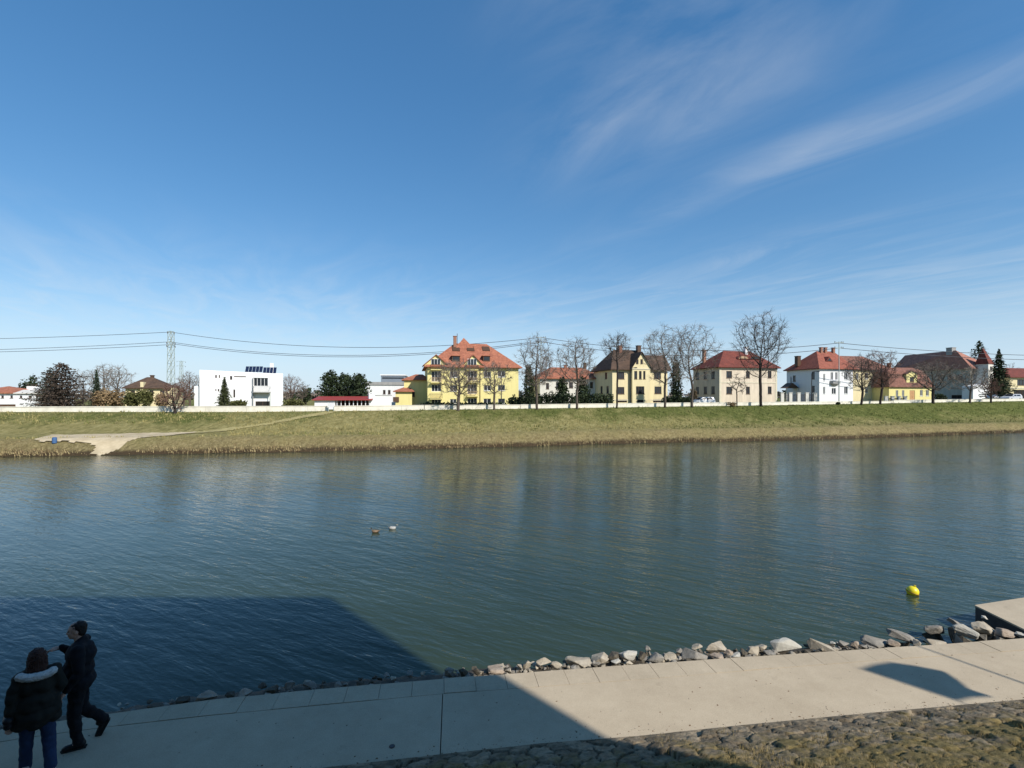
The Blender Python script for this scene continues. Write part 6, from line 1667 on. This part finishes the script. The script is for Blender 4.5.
def white_garden_wall():
    a = at_depth(369, 80); b_ = at_depth(391.5, 83); k = a.y/F
    t = thing('garden_wall', 'white garden wall with stepped top below the flat roofed hall', 'wall', a, math.atan2(b_.y-a.y, b_.x-a.x))
    L_ = (b_-a).length; h1 = CAMZ-(393.5-HY)*a.y/F-a.z; h2 = CAMZ-(396-HY)*b_.y/F-a.z
    MB().prism([(0, -.1), (L_, -.1), (L_, h2), (L_*.3, h2), (L_*.16, h1-.2), (0, h1)], 0, .3).build('wall', M['white'], t, fix=True)
    MB().prism([(L_*.3, h2+.003), (L_+.05, h2+.003), (L_+.05, h2+.14), (L_*.3, h2+.14)], -.06, .36).build('coping', M['grey'], t, fix=True)
white_garden_wall()

# ---------------------------------------------------------------- parapet along the levee, fences
def parapet(label, px0, px1, top0, top1, group='parapet walls along the levee'):
    n = max(2, int((px1-px0)/20)); a = on_crest(px0, .3)
    t = thing('parapet', label, 'wall', a, 0, group)
    pts = [on_crest(px0+(px1-px0)*i/n, .3) for i in range(n+1)]
    mb, cp = MB(), MB()
    for i in range(n):
        p, q = pts[i]-a, pts[i+1]-a
        tp = lambda j: CAMZ-((top0+(top1-top0)*j/n)-HY)*pts[j].y/F-a.z
        d = (q-p); d.z = 0; nrm = Vector((-d.y, d.x, 0)).normalized(); s_ = d.normalized()*.012
        p, q = p+s_, q-s_
        for (mb_, lo, hi, w0, w1) in ((mb, None, -.09, 0.0, .28), (cp, -.087, 0.0, -.05, .33)):
            A = [p+nrm*w0, q+nrm*w0, q+nrm*w1, p+nrm*w1]; zt = [tp(i), tp(i+1), tp(i+1), tp(i)]; zb = [p.z-.3, q.z-.3, q.z-.3, p.z-.3]
            lo_ = [(v.x, v.y, (zb[k] if lo is None else zt[k]+lo)) for k, v in enumerate(A)]; hi_ = [(v.x, v.y, zt[k]+hi) for k, v in enumerate(A)]
            mb_.add(lo_+hi_, [(3, 2, 1, 0), (4, 5, 6, 7), (0, 1, 5, 4), (1, 2, 6, 5), (2, 3, 7, 6), (3, 0, 4, 7)])
    mb.build('wall', M['concrete'], t, fix=True); cp.build('coping', M['concrete'], t, fix=True)
parapet('pale parapet wall along the levee from the left edge to the footpath gap', -60, 328, 406.8, 405.8)
parapet('pale parapet wall along the levee from the footpath gap to the yellow apartment house', 334, 424, 405.8, 405.0)
parapet('pale parapet wall along the levee before the yellow apartment house', 424.5, 520, 405.0, 404.6)
parapet('pale parapet wall along the levee before the hedges and the cream villa', 520.5, 690, 404.4, 402.5)
parapet('pale parapet wall along the levee before the peach and white houses', 690.5, 893, 402.6, 400.9)
parapet('pale parapet wall along the levee at the far right', 893.5, 1080, 400.0, 397.9)
def post_fence(label, px0, px1, n, pyt, depth_back, m='offwhite'):
    t = thing('fence', label, 'fence', on_crest(px0, depth_back)); a = Vector(t.location)
    ps = [on_crest(px0+(px1-px0)*i/(n-1), depth_back) for i in range(n)]
    for i, p in enumerate(ps):
        q = p-a; h = CAMZ-(pyt-HY)*p.y/F-p.z
        mb = MB(); mb.box(q.x-.28, q.x+.28, q.y-.2, q.y+.2, q.z-.1, q.z+h); mb.box(q.x-.34, q.x+.34, q.y-.26, q.y+.26, q.z+h+.002, q.z+h+.1); mb.build('post', M[m], t)
        if i < n-1:
            r_ = ps[i+1]-a; d = (r_-q); mb = MB()
            for k in range(9):
                w = q+d*((k+1)/10); mb.box(w.x-.03, w.x+.03, w.y-.02, w.y+.02, w.z+.15, w.z+h-.25)
            for zz in (.3, h-.35): mb.tube([q+Vector((.3, 0, zz)), r_+Vector((-.3, 0, zz))], .035, 5)
            mb.build('railing', M['dmetal'], t)
post_fence('fence of pale square posts with dark railings left of the white house', 782, 815, 5, 393.0, 4.5)
post_fence('low fence of pale posts with dark railings before the yellow house with dormer', 886, 905, 4, 396.5, 4.0)
# ---------------------------------------------------------------- pylons, poles, wires
def pylon(label, px, depth, top, bot_w, top_w, arms, name='lattice_pylon'):
    b = at_depth(px, depth); H = CAMZ-(top-HY)*depth/F-b.z
    t = thing(name, label, 'pylon', b, R(-12), None)
    mb = MB(); n = max(6, int(H/2.0)); w = lambda f: (bot_w+(top_w-bot_w)*f)/2
    cs = [(-1, -1), (1, -1), (1, 1), (-1, 1)]
    for (sx, sy) in cs: mb.tube([(sx*w(0), sy*w(0), -.2), (sx*w(1), sy*w(1), H)], .065, 4)
    for i in range(n):
        f0, f1 = i/n, (i+1)/n
        for k in range(4):
            a, c = cs[k], cs[(k+1) % 4]
            p = lambda q, f: (q[0]*w(f), q[1]*w(f), H*f)
            w_ = .075 if k % 2 == 0 else .03; mb.tube([p(a, f0), p(c, f1)], w_, 3, cap=False); mb.tube([p(c, f0), p(a, f1)], w_, 3, cap=False); mb.tube([p(a, f1), p(c, f1)], w_*.8, 3, cap=False)
    mb.build('lattice', M['metal'], t)
    for (f, l) in arms:
        a = MB(); z = H*f
        for q in (-1, 1): a.tube([(0, 0, z+.25), (q*l*.15, q*l, z)], [.06, .04], 4); a.tube([(0, 0, z-.3), (q*l*.15, q*l, z)], [.05, .04], 4)
        ao = a.build('crossarm', M['metal'], t)
        for q in (-1, 1): MB().lathe([(.05, -.55), (.09, -.5), (.05, -.42), (.09, -.34), (.05, -.26), (.09, -.18), (.04, -.02)], 8, (q*l*.15, q*l, z)).build('insulator', M['brownwood'], ao)
    return t
pylon('tall pale lattice pylon left of the modern white house carrying the wires', 171, 128, 331.5, 1.35, 0.95, [(.995, .9), (.85, 1.1), (.81, 1.1)])
pylon('small distant lattice pylon right behind the tall one', 181.3, 250, 361, 1.8, .9, [(.99, 2.2), (.88, 2.2)])
def pole(label, px, depth, top, arms=1, name='utility_pole', r0=.13):
    b = at_depth(px, depth); H = CAMZ-(top-HY)*depth/F-b.z
    t = thing(name, label, 'utility pole', b, R(12))
    MB().tube([(0, 0, -.2), (0, 0, H)], [r0, r0*.7], 8).build('pole', M['metal'] if name == 'utility_pole' else M['dmetal'], t)
    for i in range(arms):
        z = H-.25-i*1.1; a = MB().box(-1.1, 1.1, -.06, .06, z-.06, z+.06).build('crossarm', M['metal'], t)
        for x in (-1.0, 0.55, 1.0): MB().lathe([(.04, .061), (.08, .1), (.05, .16), (.08, .2), (.03, .3)], 8, (x, 0, z)).build('insulator', M['brownwood'], a)
    return t
pole('slim utility pole standing before the white house with bright red roof', 839, 101, 341.5, 2, r0=.10)
pole('slim utility pole hidden in the tall bare tree right of the yellow apartment house', 541, 112, 336.5, 2)
def lamp(label, px, depth, top, arm=1.0, m='dmetal'):
    b = at_depth(px, depth); H = CAMZ-(top-HY)*depth/F-b.z
    t = thing('street_lamp', label, 'street lamp', b, R(12), 'street lamps behind the parapet')
    MB().tube([(0, 0, -.1), (0, 0, H-.5), (.06*arm, -.1, H-.1), (.3*arm, -.5, H), (.4*arm, -.9, H)], [.10, .07, .055, .05, .045], 8).build('pole', M[m], t)
    mb = MB(); x, y = .42*arm, -1.15; mb.box(x-.14, x+.14, y-.3, y+.3, H-.06, H+.06); mb.box(x-.11, x+.11, y-.26, y+.26, H-.1, H-.062); mb.build('lamp_head', M[m], t)
lamp('thin grey lamp post before the right part of the yellow apartment house', 501.3, 84, 374)
lamp('dark lamp post at the shaded side of the white house', 811.7, 97, 371.5)
lamp('thin lamp post between the bare tree and central gable of the cream villa', 630.5, 86, 368)
def wire(label, a, b, sag, group='overhead wires'):
    (pa, ya, da), (pb, yb, db) = a, b
    A = Vector(((pa-HX)/F*da, da, CAMZ-(ya-HY)*da/F)); B = Vector(((pb-HX)/F*db, db, CAMZ-(yb-HY)*db/F))
    pts = [A.lerp(B, i/40)-Vector((0, 0, 4*sag*(i/40)*(1-i/40))) for i in range(41)]
    o = MB().tube([p-A for p in pts], .055, 5).build('wire', M['cable'], loc=A)
    tag(o, label, 'wire', group)
P0 = (-420, 339.0, 128)
wire('topmost overhead wire running from the left edge to the tall pylon', (-420, 333, 128), (171, 332, 128), 2.0)
wire('middle overhead wire running from the left edge to the tall pylon', (-420, 344.5, 128), (170, 341.8, 128), 2.2)
wire('lowest overhead wire running from the left edge to the tall pylon', (-420, 346, 128), (172, 344.5, 128), 2.2)
wire('upper overhead wire sagging from the tall pylon towards the yellow apartment house', (171, 332, 128), (541, 337.5, 112), 3.1)
wire('lower overhead wire sagging from the tall pylon towards the yellow apartment house', (170, 341.8, 128), (540.5, 341.0, 112), 3.4)
wire('lower overhead wire close beside its twin from the tall pylon', (172, 343.6, 128), (541.5, 342.3, 112), 3.4)
wire('upper overhead wire from the bare tree right of the yellow house to the slim pole', (541, 337.5, 112), (839, 343, 101), 2.2)
wire('lower overhead wire from the bare tree right of the yellow house to the slim pole', (541, 341.5, 112), (839, 348, 101), 2.4)
wire('upper overhead wire from the slim pole to the right edge', (839, 343, 101), (1260, 349, 120), 2.2)
wire('lower overhead wire from the slim pole to the right edge', (839, 348, 101), (1260, 353, 120), 2.2)

# ---------------------------------------------------------------- cars
def car(px, depth, yaw, label, paint, kind='hatch', group='cars parked behind the parapet', scale=1.0):
    b = at_depth(px, depth); t = thing('parked_car', label, 'car', b, R(yaw), group)
    L_, W, H = 4.3, 1.74, 1.46
    if kind == 'estate': prof = [(-2.12, .35), (-2.15, .75), (-2.08, .98), (-1.95, 1.42), (-1.75, 1.5), (.2, 1.48), (1.0, 1.0), (1.95, .82), (2.13, .62), (2.12, .33)]
    else: prof = [(-2.0, .35), (-2.05, .75), (-1.98, .95), (-1.55, 1.38), (-1.2, 1.46), (.05, 1.44), (.85, .98), (1.85, .80), (2.05, .60), (2.03, .33)]
    mb = MB(); n = len(prof); ins = lambda z: .0 if z < 1.0 else (z-1.0)*.42
    vs = [(x, -W/2+ins(z), z) for x, z in prof]+[(x, W/2-ins(z), z) for x, z in prof]
    mb.add(vs, [tuple(range(n)), tuple(range(2*n-1, n-1, -1))]+[((i+1) % n, i, i+n, (i+1) % n+n) for i in range(n)])
    mb.build('body', paint, t, fix=True)
    xs = [p[0] for p in prof]; roof_x0, roof_x1 = prof[4][0], prof[5][0]
    # side windows, windscreens
    for sd in (-1, 1):
        for a, c in ((roof_x0+.12, -.45), (-.35, roof_x1+.05)):
            g = MB(); z0, z1 = 1.02, 1.38; y0, y1 = sd*(W/2-ins(z0)+.006), sd*(W/2-ins(z1)+.006)
            ext = .42 if c == roof_x1+.05 else 0.0
            g.add([(a, y0, z0), (c+ext, y0, z0), (c, y1, z1), (a, y1, z1), (a, y0-sd*.02, z0), (c+ext, y0-sd*.02, z0), (c, y1-sd*.02, z1), (a, y1-sd*.02, z1)], [(0, 1, 2, 3), (7, 6, 5, 4), (0, 4, 5, 1), (1, 5, 6, 2), (2, 6, 7, 3), (3, 7, 4, 0)])
            g.build('side_window', M['glass'], t, fix=True)
        for x in (-1.30, 1.28):
            w = thing_part('wheel', t); w.location = (x, sd*(W/2-.09), .32)
            MB().tube([(0, -.1, 0), (0, .1, 0)], .32, 18).build('tyre', M['dark'], w)
            MB().tube([(0, -.108, 0), (0, .108, 0)], .20, 14).build('rim', M['metal'], w)
        MB().box(2.0, 2.09, sd*.62-.2, sd*.62+.2, .60, .74).build('headlight', M['frame'], t)
        MB().box(-2.17, -2.06, sd*.72-.1, sd*.72+.1, .72, 1.0).build('tail_light', M['tin_red'], t)
        MB().box(.72, .86, sd*(W/2+.02)-.1, sd*(W/2+.02)+.1, .98, 1.12).build('mirror', paint, t)
    (xa, za), (xb, zb) = prof[5], prof[6]
    g = MB(); q = lambda f, off: (xa+(xb-xa)*f+.015*off, za+(zb-za)*f+.02*off)
    for f0, f1 in ((.06, .92),):
        p0, p1 = q(f0, 1), q(f1, 1); y0, y1 = W/2-ins(p0[1])-.1, W/2-ins(p1[1])-.08
        g.add([(p0[0], -y0, p0[1]), (p0[0], y0, p0[1]), (p1[0], y1, p1[1]), (p1[0], -y1, p1[1])], [(0, 1, 2, 3)])
    g.build('windscreen', M['glass'], t)
    return t
def thing_part(name, parent):
    o = bpy.data.objects.new(name, None); COL.objects.link(o); o.parent = parent; return o
def paint(name, c): return mat(name, c, .3, .03, 2, spec=.6)
WP = paint('white car paint', (.75, .75, .75))
car(702, 90, 190, 'white estate car parked at the shaded side of the peach house', WP, 'estate')
car(48.5, 98, 60, 'dark blue hatchback between the long white building and the reddish conifer', paint('dark blue car paint', (.03, .05, .09)))
car(997, 112, 12, 'white hatchback parked below the dark right spruce', WP)
car(1011, 109, 195, 'silver white estate car before the dark garage opening at the right edge', paint('silver car paint', (.55, .56, .58)), 'estate')

# small things on the far bank
b = on_bank(54.5, 443.5); t = thing('barrel', 'small blue barrel on the sandy landing place', 'barrel', b); t.scale = (.8, .8, .8)
MB().lathe([(.22, 0), (.24, .05), (.25, .24), (.262, .27), (.25, .30), (.25, .46), (.262, .49), (.25, .52), (.24, .68), (.21, .70)], 18).build('drum', mat('blue plastic', (.06, .13, .27), .6, .1), t, smooth=False)
MB().lathe([(.22, .701), (.22, .73), (.19, .75)], 18).build('lid', mat('blue lid', (.02, .08, .25), .4, .05), t)
b = on_crest(331, -.4); t = thing('notice_board', 'small blank white notice board at the gap where the footpath meets the parapet', 'sign', b)
for x in (-.35, .35): MB().box(x-.04, x+.04, -.04, .04, -.1, 1.25).build('post', M['metal'], t)
MB().box(-.45, .45, -.065, -.043, .55, 1.2).build('board', M['frame'], t)

# ---------------------------------------------------------------- sky, sun, camera
w = bpy.data.worlds.new('World'); scene.world = w; w.use_nodes = True
nt = w.node_tree; N, L = nt.nodes, nt.links; N.clear()
out = N.new('ShaderNodeOutputWorld'); bg = N.new('ShaderNodeBackground'); bg.inputs['Strength'].default_value = SKY
sky = N.new('ShaderNodeTexSky'); sky.sky_type = 'NISHITA'; sky.sun_disc = False; sky.sun_elevation = SUN_EL; sky.sun_rotation = math.atan2(SUN_AZ[0], SUN_AZ[1])
sky.altitude = 160; sky.air_density = AIR[0]; sky.dust_density = AIR[1]; sky.ozone_density = AIR[2]
tc = N.new('ShaderNodeTexCoord'); sp = N.new('ShaderNodeSeparateXYZ'); L.new(tc.outputs['Generated'], sp.inputs['Vector'])
def mth(op, a, b=None, c=None, clamp=False):
    n = N.new('ShaderNodeMath'); n.operation = op; n.use_clamp = clamp
    for i, q in enumerate((a, b, c)):
        if q is None: continue
        if hasattr(q, 'is_output'): L.new(q, n.inputs[i])
        else: n.inputs[i].default_value = q
    return n.outputs[0]
zc = mth('MAXIMUM', sp.outputs['Z'], 0.03)
pxx, pyy = mth('DIVIDE', sp.outputs['X'], zc), mth('DIVIDE', sp.outputs['Y'], zc)
al = mth('ADD', mth('MULTIPLY', pxx, .5), mth('MULTIPLY', pyy, -.87)); ac = mth('ADD', mth('MULTIPLY', pxx, .87), mth('MULTIPLY', pyy, .5))
cb = N.new('ShaderNodeCombineXYZ'); L.new(mth('MULTIPLY', al, .5), cb.inputs[0]); L.new(mth('MULTIPLY', ac, 1.35), cb.inputs[1])
def nz(vec, s, d, r, dist=0):
    n = N.new('ShaderNodeTexNoise'); n.inputs['Scale'].default_value = s; n.inputs['Detail'].default_value = d; n.inputs['Roughness'].default_value = r; n.inputs['Distortion'].default_value = dist
    L.new(vec, n.inputs['Vector']); return n.outputs['Fac']
st = nz(cb.outputs[0], 1.5, 8, .60, 1.1)
cb2 = N.new('ShaderNodeCombineXYZ'); L.new(pxx, cb2.inputs[0]); L.new(pyy, cb2.inputs[1])
pat = nz(cb2.outputs[0], .8, 4, .6, .4)
def gauss(v, c, wd): 
    d = mth('DIVIDE', mth('SUBTRACT', v, c), wd); return mth('POWER', 2.718, mth('MULTIPLY', mth('MULTIPLY', d, d), -1))
wob = mth('ADD', ac, mth('MULTIPLY', mth('SUBTRACT', pat, .5), .25))
b1 = mth('MULTIPLY', gauss(wob, 2.03, .19), gauss(al, -1.15, .95))
b2 = mth('MULTIPLY', gauss(wob, 1.30, .30), gauss(al, -1.2, .6))
b3 = mth('MULTIPLY', gauss(wob, 3.25, .22), gauss(al, -2.1, .8))
b4 = mth('MULTIPLY', gauss(wob, .75, .25), gauss(al, -.75, .35))
bands = mth('ADD', mth('ADD', b1, mth('MULTIPLY', b2, .8)), mth('ADD', mth('MULTIPLY', b3, .5), mth('MULTIPLY', b4, .9)))
streak = mth('MULTIPLY', mth('SUBTRACT', st, .36), 2.6, clamp=True)
base = mth('MULTIPLY', mth('SUBTRACT', pat, .56), .6, clamp=True)
hz_ = mth('MULTIPLY', gauss(sp.outputs['Z'], .16, .09), mth('MULTIPLY', mth('SUBTRACT', st, .42), 1.6, clamp=True))
cov = mth('ADD', mth('MULTIPLY', streak, mth('ADD', mth('MULTIPLY', bands, .36), mth('MULTIPLY', base, .30))), mth('MULTIPLY', hz_, .45), clamp=True)
mx = N.new('ShaderNodeMix'); mx.data_type = 'RGBA'; mx.inputs['B'].default_value = (*CLOUD, 1)
L.new(cov, mx.inputs['Factor'])
hs = N.new('ShaderNodeHueSaturation'); hs.inputs['Saturation'].default_value = SATU; gm = N.new('ShaderNodeGamma'); gm.inputs['Gamma'].default_value = GAM; L.new(sky.outputs['Color'], gm.inputs['Color']); L.new(gm.outputs['Color'], hs.inputs['Color'])
tn = N.new('ShaderNodeMix'); tn.data_type = 'RGBA'; tn.blend_type = 'MULTIPLY'; tn.inputs['Factor'].default_value = 1; tn.inputs['B'].default_value = (*TINT, 1); L.new(hs.outputs['Color'], tn.inputs['A']); lo = N.new('ShaderNodeMix'); lo.data_type = 'RGBA'; lo.inputs['B'].default_value = (2.75, 3.5, 4.35, 1); L.new(mth('MULTIPLY', gauss(sp.outputs['Z'], 0.0, .13), .8), lo.inputs['Factor']); L.new(tn.outputs['Result'], lo.inputs['A']); L.new(lo.outputs['Result'], mx.inputs['A']); L.new(mx.outputs['Result'], bg.inputs['Color']); L.new(bg.outputs[0], out.inputs['Surface'])
sun = bpy.data.lights.new('sun', 'SUN'); sun.energy = SUNP; sun.angle = R(.53); sun.color = (1, .955, .88)
so = bpy.data.objects.new('sun', sun); COL.objects.link(so)
sd = Vector((SUN_AZ[0]*math.cos(SUN_EL), SUN_AZ[1]*math.cos(SUN_EL), math.sin(SUN_EL))); so.rotation_euler = sd.to_track_quat('Z', 'Y').to_euler(); so.location = (20, -20, 40)
cam = bpy.data.cameras.new('camera'); cam.sensor_width = 36; cam.lens = 36*F/1024; cam.shift_y = (HY-384)/1024; cam.clip_start = .1; cam.clip_end = 5000
co = bpy.data.objects.new('camera', cam); COL.objects.link(co); co.location = (0, 0, CAMZ); co.rotation_euler = (R(90), 0, 0); scene.camera = co
vs = scene.view_settings; vs.view_transform = 'Standard'; vs.look = 'None'; vs.exposure = EXPO; vs.gamma = 1; vs.use_curve_mapping = False
scene.cycles.max_bounces = 6; scene.cycles.use_denoising = True
bpy.context.view_layer.update()
